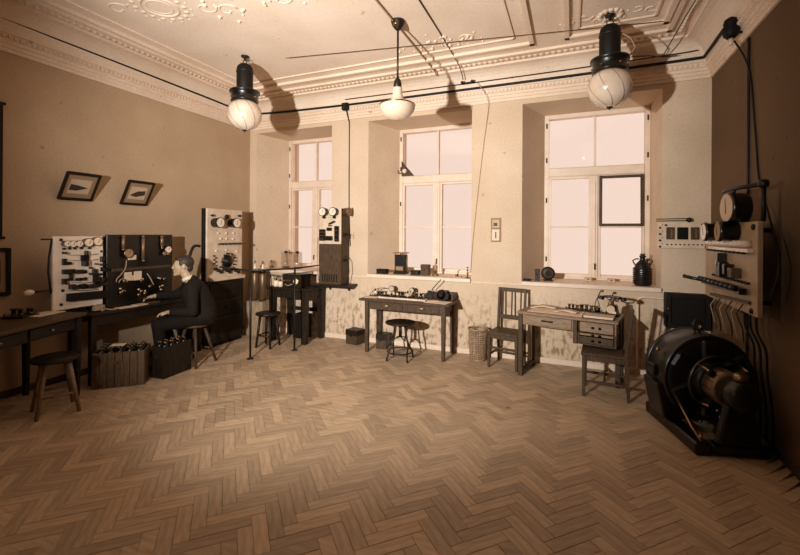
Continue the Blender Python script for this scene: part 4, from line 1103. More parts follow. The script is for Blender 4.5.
# ---------------- oak desk -------------------------------------------
RZ = math.radians(-12.5); DO = V(4.75, -.64)
def dl(x, y):                          # oak desk local -> world
    c, s = math.cos(RZ), math.sin(RZ); return (DO.x + x * c - y * s, DO.y + x * s + y * c)
OH = .78
def oak_desk():
    t = thing('oak_desk', 'light oak desk with drawers standing askew under the last window', 'desk', (DO.x, DO.y, 0), RZ)
    L, D, H = 1.07, .56, OH
    MB().b2((-.01, -.02, H - .03), (L + .01, D, H)).build('table_top', 'oak', t, .005)
    bx = MB(); bx.b2((.012, .02, H - .16), (.03, D - .03, H - .03)); bx.b2((L - .03, .02, H - .16), (L - .012, D - .03, H - .03)); bx.b2((.03, D - .05, H - .16), (L - .03, D - .03, H - .03)); bx.b2((.03, .02, H - .16), (L - .41, .035, H - .03)); bx.build('apron', 'oak', t, .003)
    dr = MB().b2((.08, .004, H - .145), (L - .46, .02, H - .04)).build('drawer', 'oak', t, .004)
    MB().tube([(.28, .004, H - .09), (.28, -.018, H - .085), (.40, -.018, H - .085), (.40, .004, H - .09)], .009, 8).build('handle', 'iron', dr)
    # pedestal with three drawers
    pd = MB(); px0, px1 = L - .40, L - .012
    pd.b2((px0, .02, .50), (px0 + .02, D - .05, H - .16)); pd.b2((px1 - .02, .02, .50), (px1, D - .05, H - .16)); pd.b2((px0, D - .06, .50), (px1, D - .05, H - .16)); pd.b2((px0, .02, .485), (px1, D - .05, .50)); pd.build('pedestal', 'brown_wood', t, .003)
    for z0, z1 in ((H - .15, H - .04), (.59, H - .165), (.505, .58)):
        d = MB().b2((px0 + .025, .004, z0), (px1 - .025, .02, z1)).build('drawer', 'oak' if z0 > .52 else 'brown_wood', t, .004)
        c = (px0 + px1) / 2
        for q in (-.035, .035): MB().lathe([(.008, 0), (.008, .012), (.015, .016), (.0001, .03)], 10, (c + q, .004, (z0 + z1) / 2), (0, -1, 0)).build('knob', 'iron', d)
    for x, y in ((.0, 0), (.0, D - .065), (px0 - .045, 0), (L - .05, .24), (L - .05, D - .065)):
        MB().b2((x, y, .485 if x == px0 - .045 else 0), (x + .05 if x != px0 - .045 else px0, y + .05, H - .03)).build('leg' if x != px0 - .045 else 'stile', 'brown_wood', t, .004)
    for x in (.0, L - .05): MB().b2((x + .005, .05 if x < .1 else .29, .03), (x + .045, D - .065, .07)).build('sled_rail', 'brown_wood', t, .003)
oak_desk()
ch2 = slat_chair('dark wooden chair turned sideways against the oak desk drawers', (5.675, -.86), math.radians(-90 - 4), 'brown_wood', .355, .42, .95, .06)
# things on the oak desk
def on_desk(x, y): q = dl(x, y); return (q[0], q[1], OH)
def sheet(lab, x, y, w_, d_, rz, m='paper', th=.003, z=0):
    o = MB().b2((-w_ / 2, -d_ / 2, 0), (w_ / 2, d_ / 2, th)).build('paper_sheet', m); q = on_desk(x, y); tag(o, lab, 'paper', None, (q[0], q[1], q[2] + z), RZ + rz); return o
sheet('large white paper sheet spread over the oak desk', .40, .22, .62, .34, .02)
def curled(lab, x, y, w_, d_, rz, amp):
    n = 10; vs = []; fs = []
    for i in range(n + 1):
        t_ = i / n; zz = amp * (math.sin(t_ * PI) ** 2) + (amp * .6 * t_ ** 3)
        vs += [(-w_ / 2 + w_ * t_, -d_ / 2, zz), (-w_ / 2 + w_ * t_, d_ / 2, zz + .006)]
    for i in range(n): fs.append([2 * i, 2 * i + 2, 2 * i + 3, 2 * i + 1])
    mb = MB().add(vs, fs, True); o = mb.build('paper_sheet', 'paper'); sm_ = o.modifiers.new('t', 'SOLIDIFY'); sm_.thickness = .0015; sm_.offset = 1
    q = on_desk(x, y); tag(o, lab, 'paper', None, (q[0], q[1], q[2] + .0035), RZ + rz)
curled('curled drawing sheet on the oak desk near the slat backed chair', .20, .36, .30, .16, .1, .025)
curled('curled drawing sheet on the oak desk near its middle', .50, .24, .26, .15, -.1, .02)
def notebook():
    q = on_desk(.87, .12); t = thing('notebook', 'thick dark bound notebook lying on the oak desk before the telephone', 'book', q, RZ + .05)
    MB().b2((-.155, -.095, 0), (.155, .095, .006)).build('back_cover', 'black_matt', t); MB().b2((-.145, -.088, .006), (.148, .088, .026)).build('pages', 'paper', t); MB().b2((-.155, -.095, .026), (.155, .095, .031)).build('front_cover', 'card', t); MB().b2((-.158, -.095, .0), (-.150, .095, .031)).build('spine', 'black_matt', t)
notebook()
for (x, y, s, lab) in ((.50, .475, .85, 'small relay with twin coils on the oak desk beside the drawing sheets'), (.655, .455, 1.0, 'small relay with twin coils on the oak desk next to the tripod galvanometer')):
    q = on_desk(x, y); relay('relay', lab, q, RZ + .2, s)
q = on_desk(.81, .40)
def tripod_g():
    t = thing('galvanometer', 'galvanometer with thin slanting rods on the oak desk beside the telephone', 'instrument', q, RZ)
    MB().b2((-.06, -.05, 0), (.06, .05, .02)).build('base', 'iron', t, .003)
    MB().lathe([(.03, .02), (.03, .06), (.02, .07)], 14).build('coil', 'black_gloss', t)
    MB().tube([(-.04, 0, .02), (-.02, 0, .14), (.03, .02, .27)], .0045, 6).build('rod', 'iron', t); MB().tube([(.03, .0, .06), (.0, 0, .16), (.03, .02, .27)], .0045, 6).build('rod', 'iron', t)
    MB().lathe([(.014, 0), (.014, .03)], 10, (.03, .02, .265), (1, 0, 0)).build('eyepiece', 'brass', t)
tripod_g()
def telephone():
    q = on_desk(.97, .37); t = thing('desk_telephone', 'black desk telephone with handset across its cradle on the oak desk', 'telephone', q, RZ - .1)
    MB().lathe([(.10, 0), (.10, .02), (.082, .035), (.07, .10), (.055, .125)], 4, (0, 0, 0), (0, 0, 1)).build('body', 'black_gloss', t, .004).rotation_euler = (0, 0, PI / 4)
    MB().lathe([(.045, .0), (.045, .012)], 20, (0, -.066, .075), (0, -1, .25)).build('number_plate', 'card', t)
    for i in range(3):
        for j in range(4): MB().box((-.028 + j * .019, -.082 - .001, .055 + i * .02), (.010, .008, .010)).build('button', 'porcelain', t)
    MB().lathe([(.02, .12), (.016, .165), (.03, .175)], 14).build('neck', 'worn_zinc', t)
    for s in (-1, 1): MB().tube([(0, 0, .17), (s * .05, 0, .18), (s * .06, 0, .205)], .008, 8).build('cradle', 'steel', t)
    hs = MB().tube([(-.10, 0, .205), (-.06, 0, .213), (0, 0, .216), (.06, 0, .213), (.10, 0, .205)], .014, 10).build('handset', 'black_gloss', t)
    for s in (-1, 1): MB().lathe([(.018, 0), (.03, .02), (.034, .035), (.028, .04)], 16, (s * .11, 0, .215), (s * .25, 0, -1)).build('ear_cup', 'black_gloss', hs)
    MB().b2((.02, -.09, .035), (.06, -.085, .06)).build('name_plate', 'paper', t)
telephone()

# ---------------- things on the sills --------------------------------
def sill(u, v, y=None):
    q = P(u, v, 'z', ZS); return q
def sill_y(u, y): q = P(u, 275, 'y', y); return (q.x, y, ZS)
def tall_inst():
    t = thing('mantel_instrument', 'tall dark instrument case with glazed front on the middle window sill', 'instrument', sill_y(401, .22), 0)
    MB().b2((-.10, -.08, 0), (.10, .08, .03)).build('base', 'dark_wood', t, .004); MB().b2((-.085, -.065, .03), (.085, .07, .30)).build('case', 'dark_wood', t, .005); MB().b2((-.105, -.085, .325), (.105, .09, .338)).build('top', 'worn_zinc', t, .003)
    MB().b2((-.06, -.069, .14), (.06, -.065, .275)).build('front_glass', 'black_gloss', t); MB().b2((-.06, -.072, .06), (.06, -.065, .12)).build('scale', 'grey_mount', t)
    for x in (-.095, .095): MB().cyl((x, 0, .03), (x, 0, .325), .006, 8).build('pillar', 'worn_zinc', t)
tall_inst()
def sbox(name, lab, loc, w_, d_, h_, m, cat='box', rz=0, lid=True):
    t = thing(name, lab, cat, loc, rz); MB().b2((-w_ / 2, -d_ / 2, 0), (w_ / 2, d_ / 2, h_ * .75)).build('body', m, t, .003)
    MB().b2((-w_ / 2 - .003, -d_ / 2 - .003, h_ * .75), (w_ / 2 + .003, d_ / 2 + .003, h_)).build('lid', m, t, .003); MB().lathe([(.006, 0), (.006, .006), (.01, .008), (.0001, .014)], 10, (0, -d_ / 2, h_ * .55), (0, -1, 0)).build('knob', 'brass', t); return t
sbox('instrument_box', 'low black box on the middle sill beside the tall instrument case', sill_y(382.5, .12), .17, .10, .075, 'black_matt')
sbox('instrument_box', 'low dark box on the middle sill between the case and upright block', sill_y(415.5, .15), .13, .10, .075, 'dark_wood')
sbox('instrument_box', 'upright brown box on the middle window sill', sill_y(425.5, .17), .125, .10, .165, 'brown_wood')
def lampbase():
    t = thing('insulator_stand', 'small pale insulator on a stand on the middle sill', 'instrument', sill_y(435.5, .19)); MB().lathe([(.055, 0), (.05, .02), (.02, .03), (.014, .08)], 16).build('base', 'worn_zinc', t); MB().lathe([(.014, .08), (.026, .095), (.018, .12), (.024, .14), (.01, .17), (.0001, .20)], 14).build('insulator', 'pale_cord', t)
lampbase()
def twig(u, lab):
    t = thing('small_clamp', lab, 'instrument', sill_y(u, .10)); MB().b2((-.05, -.03, 0), (.05, .03, .012)).build('base', 'worn_zinc', t); MB().tube([(0, 0, .012), (0, 0, .09), (.03, 0, .11)], .006, 6).build('arm', 'iron', t); MB().ball((-.02, 0, .03), .02, 10).build('knob', 'brass', t)
twig(458, 'small pale clamp near the pier end of the middle sill'); 
def stand2():
    t = thing('pin_stand', 'slim dark pin stand at the pier end of the middle sill', 'instrument', sill_y(467.5, .05)); MB().lathe([(.03, 0), (.03, .008), (.006, .012), (.005, .16)], 12).build('stem', 'iron', t)
    for z in (.06, .11, .155): MB().tube([(-.02, 0, z), (.02, 0, z)], .004, 6).build('pin', 'iron', t)
stand2()
def speaker():
    t = thing('drum_horn', 'dark round drum standing on the last window sill', 'instrument', sill_y(548, .20), .15)
    MB().b2((-.06, -.05, 0), (.06, .05, .02)).build('foot', 'iron', t, .003); MB().lathe([(.085, -.04), (.088, -.035), (.088, .035), (.085, .04), (.05, .045)], 26, (0, 0, .105), (0, -1, 0)).build('drum', 'iron', t); MB().lathe([(.07, .04), (.065, .047), (.02, .043)], 26, (0, 0, .105), (0, -1, 0)).build('face', 'brown_wood', t)
speaker()
sbox('instrument_box', 'narrow dark box beside the round drum on the last sill', sill_y(537.3, .16), .055, .10, .16, 'dark_wood')
sbox('instrument_box', 'tiny dark box at the pier end of the last sill', sill_y(527, .06), .10, .05, .03, 'black_matt')
sbox('instrument_box', 'small pale box at the foot of the last window, left of its mullion', sill_y(588, .40), .085, .06, .05, 'card')
bpy.data.objects[-1] if False else None
sbox('instrument_box', 'small pale box on the last sill between mullion and demijohn', sill_y(611, .40), .09, .06, .05, 'card')
bx_ = [o for o in bpy.data.objects if o.get('label', '').startswith('small pale box at the foot')][0]; bx_['label'] = 'small pale box on the last sill between mullion and round drum'
def demijohn():
    t = thing('demijohn', 'dark wicker covered demijohn standing on the last window sill', 'bottle', sill_y(642.5, .17))
    MB().lathe([(.085, 0), (.10, .03), (.102, .20), (.085, .26), (.045, .305), (.032, .32), (.030, .355), (.038, .36), (.038, .375), (.0001, .376)], 24).build('body', 'black_gloss', t)
    for i in range(8): z = .03 + i * .026; MB().tube([(.104 * math.cos(2 * PI * k_ / 20), .104 * math.sin(2 * PI * k_ / 20), z) for k_ in range(20)], .008, 5, closed=True).build('wicker_band', 'dark_wood', t)
    MB().lathe([(.026, .376), (.03, .40), (.0001, .402)], 12).build('stopper', 'brown_wood', t)
    for s in (-1, 1): MB().tube([(s * .085, 0, .26), (s * .11, 0, .31), (s * .07, 0, .335), (s * .038, 0, .33)], .009, 6).build('handle', 'dark_wood', t)
demijohn()
# calendar on the pier, corner bracket lamp
def calendar():
    a, b = P(491, 218, 'y', -.006), P(501, 242, 'y', -.006)
    t = thing('wall_calendar', 'small block calendar on the pier between the last windows', 'calendar', (a.x, 0, b.z)); w_, h_ = b.x - a.x, a.z - b.z
    MB().b2((0, -.008, 0), (w_, 0, h_)).build('backing_card', 'grey_mount', t); MB().b2((.015, -.022, .02), (w_ - .02, -.008, h_ * .52)).build('date_block', 'paper', t)
    MB().b2((.02, -.0095, h_ * .6), (w_ - .025, -.008, h_ * .93)).build('picture', 'card', t); MB().b2((w_ * .45, -.0235, .05), (w_ * .55, -.022, h_ * .42)).build('numeral', 'ink', t); MB().b2((.035, -.0105, h_ * .66), (w_ - .05, -.0095, h_ * .8)).build('print', 'brown_wood', t)
calendar()
def corner_bracket():
    xL = WIN[1]['a'] + .055; y = .56
    t = thing('corner_bracket', 'dark triangular bracket with a round white rosette in the middle window', 'bracket', (xL, y, 2.66))
    MB().add([(0, 0, 0), (.22, 0, 0), (0, 0, .25), (0, -.02, 0), (.22, -.02, 0), (0, -.02, .25)], [[0, 1, 2], [5, 4, 3], [0, 3, 4, 1], [1, 4, 5, 2], [2, 5, 3, 0]]).build('plate', 'brown_wood', t)
    MB().lathe([(.04, 0), (.035, .03), (.0001, .035)], 16, (.06, -.02, .08), (0, -1, 0)).build('rosette', 'porcelain', t)
    MB().tube([(.0, -.02, .05), (-.04, -.06, .04), (-.05, -.05, .09)], .008, 6).build('hook', 'iron', t)
corner_bracket()

# ---------------- lamps ------------------------------------------------
def big_lamp(lab, x, y, flip=0):
    t = thing('arc_lamp', lab, 'lamp', (x, y, HC))
    MB().lathe([(.012, 0), (.05, -.004), (.045, -.02), (.014, -.03), (.014, -.06)], 16).build('ceiling_hook', 'iron', t)
    MB().tube([(.03 * math.cos(a), 0, -.075 + .03 * math.sin(a)) for a in [2 * PI * i / 14 for i in range(14)]], .006, 6, closed=True).build('ring', 'iron', t)
    MB().lathe([(.0001, -.095), (.03, -.10), (.065, -.115), (.092, -.145), (.1, -.18), (.1, -.43), (.098, -.435)], 28).build('housing', 'black_matt', t)
    for z in (-.2, -.41): MB().lathe([(.1, z), (.106, z - .004), (.106, z - .014), (.1, z - .018)], 28).build('housing_band', 'iron', t)
    MB().lathe([(.1, -.435), (.16, -.445), (.185, -.455), (.185, -.475), (.165, -.485), (.165, -.50), (.160, -.51), (.160, -.565), (.168, -.575), (.168, -.585), (.14, -.59)], 32).build('collar', 'black_gloss', t)
    for i in range(6):
        a = PI / 3 * i; MB().ball((.166 * math.cos(a), .166 * math.sin(a), -.54), .012, 8).build('thumb_screw', 'steel', t)
    pr = []
    for i in range(16):
        th = math.radians(38) + (PI - math.radians(38)) * i / 15; pr.append((.208 * math.sin(th) * (1 if th < 2.2 else 1 - .10 * (th - 2.2)) + 1e-4, -.745 + .20 * math.cos(th)))
    g = MB().lathe(pr, 32).build('globe', 'globe_glass', t)
    for i in range(8):
        a0 = PI / 4 * i; MB().tube([((.212 * math.sin(th)) * math.cos(a0 + (th - .7) * .5), .212 * math.sin(th) * math.sin(a0 + (th - .7) * .5), -.745 + .203 * math.cos(th)) for th in [math.radians(40 + 12.5 * k_) for k_ in range(11)]], .0016, 5).build('net_wire', 'worn_zinc', g)
    MB().lathe([(.03, -.935), (.03, -.95), (.012, -.956), (.0001, -.975)], 14).build('finial', 'iron', t)
    if flip: MB().tube([(.10, 0, -.2), (.19, .02, -.26), (.23, .02, -.36), (.17, .02, -.45)], .007, 6).build('flex', 'pale_cord', t)
    return t
big_lamp('heavy black arc lamp with glass globe hanging above the marble panel', 1.495, -1.72)
big_lamp('heavy black arc lamp with glass globe hanging before the last window', 5.69, -1.085, 1)
def pendant():
    t = thing('pendant_lamp', 'pendant lamp with opal glass shade on a long rod at the ceiling centre', 'lamp', (3.634, -1.784, HC))
    MB().lathe([(.075, 0), (.075, -.012), (.06, -.05), (.03, -.09), (.016, -.10)], 20).build('canopy', 'iron', t); MB().lathe([(.02, -.03), (.035, -.06), (.02, -.07)], 10, (.0, -.05, 0)).build('hook', 'steel', t)
    MB().cyl((0, 0, -.10), (0, 0, -.62), .011, 10).build('rod', 'iron', t)
    MB().lathe([(.014, -.60), (.035, -.63), (.042, -.66), (.042, -.70), (.03, -.71)], 18).build('socket', 'iron', t)
    MB().lathe([(.045, -.705), (.05, -.72), (.052, -.78), (.075, -.84), (.10, -.86)], 22).build('neck', 'opal', t)
    MB().lathe([(.10, -.855), (.165, -.875), (.185, -.89), (.188, -.91), (.178, -.95), (.14, -1.0), (.08, -1.035), (.0001, -1.045)], 32).build('shade', 'opal', t)
    MB().lathe([(.186, -.884), (.192, -.89), (.186, -.897)], 32).build('rim_band', 'steel', t)
pendant()

# ---------------- cables on cornice and walls --------------------------
cord('conduit', [(.10, -6.5, 3.83), (.10, -3.24, 3.823), (.10, -1.19, 3.80), (.10, -.62, 3.79), (.13, -.20, 3.78), (.35, -.11, 3.775)], .016, 'cable', 'thick black conduit running along the left wall cornice', cat='pipe')
cord('conduit', [(.35, -.11, 3.775), (1.0, -.115, 3.75), (2.28, -.115, 3.73), (3.7, -.115, 3.728), (5.19, -.115, 3.727), (6.3, -.115, 3.733), (6.72, -.12, 3.738)], .017, 'cable', 'thick black conduit running along the window wall cornice', cat='pipe')
cord('conduit', [(W - .11, -.12, 3.738), (W - .11, -.4, 3.74), (W - .11, -.85, 3.745), (W - .11, -1.0, 3.70)], .017, 'cable', 'thick black conduit running along the right wall cornice to the insulator', cat='pipe')
cord('cable', [(2.05, -.17, 3.80), (3.5, -.17, 3.79), (5.2, -.17, 3.79), (6.4, -.17, 3.80), (6.65, -.17, 3.81)], .007, 'cable', 'thin wire strung above the thick conduit over the windows')
def jbox():
    t = thing('junction_box', 'small black junction box on the conduit above the tall wall set', 'box', (2.035, -.13, 3.70)); MB().b2((-.05, -.04, -.055), (.05, .035, .055)).build('body', 'black_matt', t, .006); MB().b2((-.042, -.048, -.045), (.042, -.04, .045)).build('cover', 'iron', t, .003)
    for z in (-.03, .03): MB().lathe([(.007, 0), (.007, .004)], 8, (0, -.048, z), (0, -1, 0)).build('screw', 'steel', t)
jbox()
cord('cable', [(2.04, -.11, 3.645), (2.04, -.04, 3.52), (2.04, -.012, 3.45), (2.04, -.010, 3.0), (2.045, -.010, 2.1), (2.07, -.010, 1.5)], .008, 'cable', 'thin vertical cable from the junction box down the pier to the wall set')
# insulator cluster (two wall knobs) and twisted drop cord at pier
def knobstrip(lab, x, y, z):
    t = thing('insulator_strip', lab, 'insulator', (x, y, z)); MB().b2((-.09, -.01, -.012), (.09, .014, .012)).build('strip', 'iron', t)
    for q in (-.07, .07): MB().lathe([(.016, 0), (.022, .015), (.014, .03), (.02, .045), (.0001, .05)], 12, (q, -.01, 0), (0, -1, 0)).build('knob', 'black_gloss', t)
knobstrip('small insulator strip on the cornice where ceiling wires end', 4.0, -.155, 3.80)
cord('cord', [(4.12, -.16, 3.80), (4.25, -.10, 3.6), (4.26, -.03, 3.45), (4.20, -.012, 3.0), (4.12, -.010, 2.3), (4.05, -.010, 1.6), (4.02, -.012, 1.15)], .0035, 'pale_cord', 'thin twisted cord drooping down the pier beside the calendar')
cord('cable', [(3.98, -4.6, HC - .012), (3.98, -2.06, HC - .012), (3.96, -.6, HC - .02), (3.95, -.22, 3.83)], .006, 'cable', 'straight wire stretched across the ceiling to the insulator strip')
cord('cable', [(3.60, -4.6, HC - .014), (3.60, -2.2, HC - .014), (3.60, -.6, HC - .02), (3.60, -.32, 3.90)], .010, 'pale_cord', 'pale painted tube crossing the ceiling past the pendant lamp')
cord('cable', [(2.0, -1.56, HC - .045), (3.5, -1.31, HC - .05), (5.21, -1.015, HC - .05), (6.2, -.84, HC - .045)], .0035, 'cable', 'thin bare wire strung slanting across the ceiling between the lamps')
cord('cable', [(5.89, -1.06, 3.50), (6.1, -.7, 3.62), (6.30, -.24, 3.76), (6.45, -.20, 3.77)], .006, 'cable', 'slack wire from the globe lamp to the cornice in the right corner')
cord('cable', [(6.30, -.25, 3.77), (6.38, -.8, HC - .055), (6.40, -1.6, HC - .055), (6.40, -4.2, HC - .055)], .006, 'cable', 'wire running over the ceiling from the right corner')
# conduit drop on the right wall, with black insulator
def insul():
    t = thing('cornice_insulator', 'black bulbous insulator at the cornice above the right wall pipe', 'insulator', (W - .12, -1.03, 3.55))
    MB().lathe([(.03, 0), (.06, .03), (.07, .08), (.05, .12), (.062, .14), (.05, .18), (.02, .2), (.0001, .21)], 18).build('bulb', 'black_matt', t); MB().tube([(0, 0, .05), (.10, 0, .05)], .014, 8).build('bracket', 'iron', t); MB().lathe([(.02, 0), (.02, -.05), (.014, -.06)], 12).build('nipple', 'porcelain', t)
insul()
cord('conduit', [(W - .018, -1.13, 3.50), (W - .018, -1.13, 2.6), (W - .018, -1.13, 1.7), (W - .018, -1.13, .60)], .012, 'iron', 'vertical iron pipe on the right wall behind the stone switchboard', cat='pipe')
cord('cable', [(W - .10, -1.05, 3.52), (W - .02, -1.15, 3.2), (W - .015, -1.28, 2.6), (W - .015, -1.36, 2.2), (W - .08, -1.75, 1.85), (W - .12, -2.03, 1.5), (W - .17, -2.03, 1.25)], .008, 'cable', 'slack cable hanging from the cornice to the right wall board')

# ---------------- right wall switchboard --------------------------------
XR = 6.60
def right_board():
    y0, y1, z0, z1 = -1.99, -.72, 1.10, 1.81
    O = V(XR, (y0 + y1) / 2, z0)
    t = thing('wall_switchboard', 'large stone switchboard standing off the right wall above the generator', 'switchboard', O)
    a, b, H = y0 - O.y, y1 - O.y, z1 - z0
    MB().b2((0, a, 0), (.035, b, H)).build('slab', 'marble_dim', t, .004)
    fr = MB()
    for y in (a + .42, b - .10):
        fr.b2((.035, y, -.03), (.065, y + .04, H + .02))
        for z in (.04, H - .08): fr.b2((.065, y, z), (W - XR, y + .035, z + .035))
    fr.build('standoff_frame', 'iron', t)
    sc = 3.47
    def cp(x, y): return P(690 + x / sc, 170 + y / sc, 'x', XR) - O
    for x, y in ((110, 215), (165, 213)):
        q = cp(x, y); r = .085
        mt = MB().lathe([(r * .92, 0), (r * .92, .11), (r, .112), (r, .135), (r * .86, .138)], 26, q, (-1, 0, 0)).build('meter', 'black_gloss', t)
        MB().lathe([(r * .86, .13), (r * .86, .1395)], 26, q, (-1, 0, 0)).build('dial', 'dial_white' if x < 150 else 'grey_mount', mt); MB().bar(q + V(-.141, 0, -.03), q + V(-.141, .02, .05), .005, .002, (1, 0, 0)).build('needle', 'ink', mt)
    # shelf of porcelain fuses under the meters
    a_, b_ = cp(80, 262), cp(222, 272); MB().bar(a_ + V(-.02, 0, -.02), b_ + V(-.02, 0, -.02), .03, .04, (1, 0, 0)).build('fuse_rail', 'marble', t, .003)
    for i in range(9):
        q = a_.lerp(b_, (i + .4) / 9); fz = MB().lathe([(.028, 0), (.028, .05), (.02, .06), (.02, .075), (.0001, .078)], 14, q + V(0, 0, .03), (-1, 0, 0)).build('fuse', 'porcelain', t)
    for i in range(10): q = a_.lerp(b_, (i + .4) / 10); MB().lathe([(.009, 0), (.009, .03), (.0001, .033)], 8, q + V(-.03, 0, -.04), (-1, 0, 0)).build('terminal', 'iron', t)
    for x, y, ww, hh in ((127, 312, .035, .12), (128, 345, .11, .13), (150, 345, .06, .09), (172, 358, .09, .08)):
        q = cp(x, y); MB().box(q + V(-.035, 0, 0), (.07, ww, hh)).build('switch_block', 'black_gloss' if x != 172 else 'brown_wood', t, .005)
    # slanted multi-contact bar with projecting handle
    q0, q1 = cp(70, 384), cp(212, 424)
    MB().bar(q0 + V(-.05, 0, 0), q1 + V(-.05, 0, 0), .05, .05, (1, 0, 0)).build('contact_bar', 'black_gloss', t, .005)
    MB().tube([q0 + V(-.06, 0, 0), q0 + V(-.20, .10, .03)], .018, 10, [.014, .02]).build('bar_handle', 'black_gloss', t)
    for i in range(9):
        q = q0.lerp(q1, (i + .5) / 9); MB().lathe([(.024, 0), (.024, .04), (.012, .05)], 10, q + V(-.07, 0, .015), (-1, 0, .3)).build('contact', 'iron', t)
    r0, r1 = cp(85, 362), cp(215, 396)
    for i in range(11):
        q = r0.lerp(r1, (i + .5) / 11); MB().lathe([(.010, 0), (.010, .03), (.0001, .034)], 8, q, (-1, 0, 0)).build('terminal', 'iron', t)
    q0, q1 = cp(78, 430), cp(214, 462); MB().bar(q0 + V(-.012, 0, 0), q1 + V(-.012, 0, 0), .025, .02, (1, 0, 0)).build('bus_bar', 'brown_wood', t, .003)
    for x, y in ((222, 198), (215, 490), (86, 190)):
        q = cp(x, y); MB().lathe([(.022, 0), (.022, .012), (.0001, .02)], 12, q, (-1, 0, 0)).build('bolt', 'iron', t)
    for i, x in enumerate((95, 110, 128, 150, 170, 190)):
        q = cp(x, 440 + i * 5); MB().tube([q + V(-.01, 0, 0), q + V(-.05, .01, -.08), q + V(-.02, .03 * (-1) ** i, -.20), q + V(0, .02, -.30)], .005, 6).build('lead', 'cable' if i % 2 else 'pale_cord', t)
    # swivel meter on a bracket arm above the slab
    ya = a + .05
    arm = MB().tube([(.05, ya, H), (.05, ya, H + .28)], .016, 10).build('meter_post', 'iron', t)
    MB().lathe([(.03, 0), (.035, .02), (.03, .05), (.0001, .06)], 14, (.05, ya, H + .255)).build('arm_hub', 'iron', t)
    MB().tube([(.05, ya, H + .275), (-.03, ya + .2, H + .275), (-.06, ya + .40, H + .275), (-.06, ya + .46, H + .265)], .017, 10).build('meter_arm', 'iron', t)
    mc = V(-.03, ya + .32, H + .12); r = .125
    big = MB().lathe([(r * .9, 0), (r * .95, .02), (r * .95, .10), (r, .105), (r, .13), (r * .88, .135)], 30, mc + V(.07, -.02, 0), (-1, -.1, 0)).build('swivel_meter', 'black_gloss', t)
    MB().lathe([(r * .88, .125), (r * .88, .1365)], 30, mc + V(.07, -.02, 0), (-1, -.1, 0)).build('dial', 'card', big)
    MB().bar(mc + V(-.069, -.035, -.05), mc + V(-.069, -.02, .07), .006, .002, (1, 0, 0)).build('needle', 'ink', big)
    MB().cyl(mc + V(0, 0, r * .9), mc + V(0, 0, .165), .012, 10).build('hanger', 'iron', t)
right_board()

def fuse_board():
    a, b = P(658, 222, 'y', -.05), P(705, 249, 'y', -.05)
    t = thing('fuse_board', 'small pale board with three square windows beside the right corner', 'switchboard', (a.x, 0, b.z))
    w_, h_ = b.x - a.x, a.z - b.z
    MB().b2((0, -.05, 0), (w_, -.025, h_)).build('slab', 'marble', t, .003)
    fr = MB(); fr.b2((.02, -.025, .03), (.06, 0, h_ - .03)); fr.b2((w_ - .06, -.025, .03), (w_ - .02, 0, h_ - .03)); fr.build('batten', 'brown_wood', t)
    for k_, x in enumerate((.27, .53, .79)):
        c = x * w_; hw = .042 + (.012 if k_ == 1 else 0)
        wn = MB().b2((c - hw, -.062, h_ * .34), (c + hw, -.05, h_ * .80)).build('fuse_window', 'black_gloss' if k_ == 1 else 'brown_wood', t, .003)
        if k_ != 1: MB().b2((c + .002, -.064, h_ * .40), (c + .018, -.062, h_ * .74)).build('fuse_glass', 'worn_zinc', wn)
    for i in range(9): MB().lathe([(.008, 0), (.008, .012), (.0001, .015)], 8, (w_ * (.20 + .092 * i), -.05, h_ * .15), (0, -1, 0)).build('stud', 'iron', t)
    for i in range(8): MB().lathe([(.013, 0), (.010, .015), (.0001, .018)], 8, (w_ * .045 + .012 * (i % 2), -.05, h_ * (.06 + .12 * i)), (0, -1, 0)).build('stud', 'porcelain' if i % 2 else 'iron', t)
    for x, z in ((.17, .88), (.94, .90)): MB().lathe([(.012, 0), (.012, .012), (.0001, .016)], 10, (w_ * x, -.05, h_ * z), (0, -1, 0)).build('bolt', 'iron', t)
    for z in (h_ + .035, h_ + .012): MB().tube([(-.02, -.04, z), (w_ * .62, -.045, z + .004)], .006, 6).build('top_wire', 'brown_wood', t)
    MB().lathe([(.025, 0), (.03, .02), (.02, .045), (.0001, .05)], 14, (w_ * .66, -.04, h_ + .022), (0, -1, 0)).build('wire_clamp', 'iron', t)
fuse_board()
def black_case():
    a, b = P(666, 293, 'y', -.14), P(711, 331, 'y', -.14)
    b.x = min(b.x, W - .03)
    t = thing('resistance_case', 'square black case on the window wall behind the generator', 'box', (a.x, 0, b.z)); w_, h_ = b.x - a.x, a.z - b.z
    MB().b2((0, -.12, 0), (w_, 0, h_)).build('body', 'black_matt', t, .004)
    fr = MB(); f = .05; fr.b2((0, -.14, 0), (f, -.12, h_)); fr.b2((w_ - f, -.14, 0), (w_, -.12, h_)); fr.b2((f, -.14, 0), (w_ - f, -.12, f)); fr.b2((f, -.14, h_ - f), (w_ - f, -.12, h_)); fr.build('front_frame', 'iron', t, .003)
    MB().lathe([(.012, 0), (.012, .012), (.0001, .016)], 10, (f / 2, -.14, h_ * .55), (0, -1, 0)).build('knob', 'steel', t)
black_case()
cord('pipe', [(6.09, -.02, 1.05), (6.09, -.05, .60), (6.09, -.05, .95), ][:0] or [(6.36, -.04, .945), (6.20, -.04, .95), (6.12, -.04, .94), (6.09, -.04, .88), (6.09, -.04, .5), (6.09, -.04, .08)], .014, 'plaster_trim', 'bent pale pipe on the wall under the last window sill', cat='pipe')

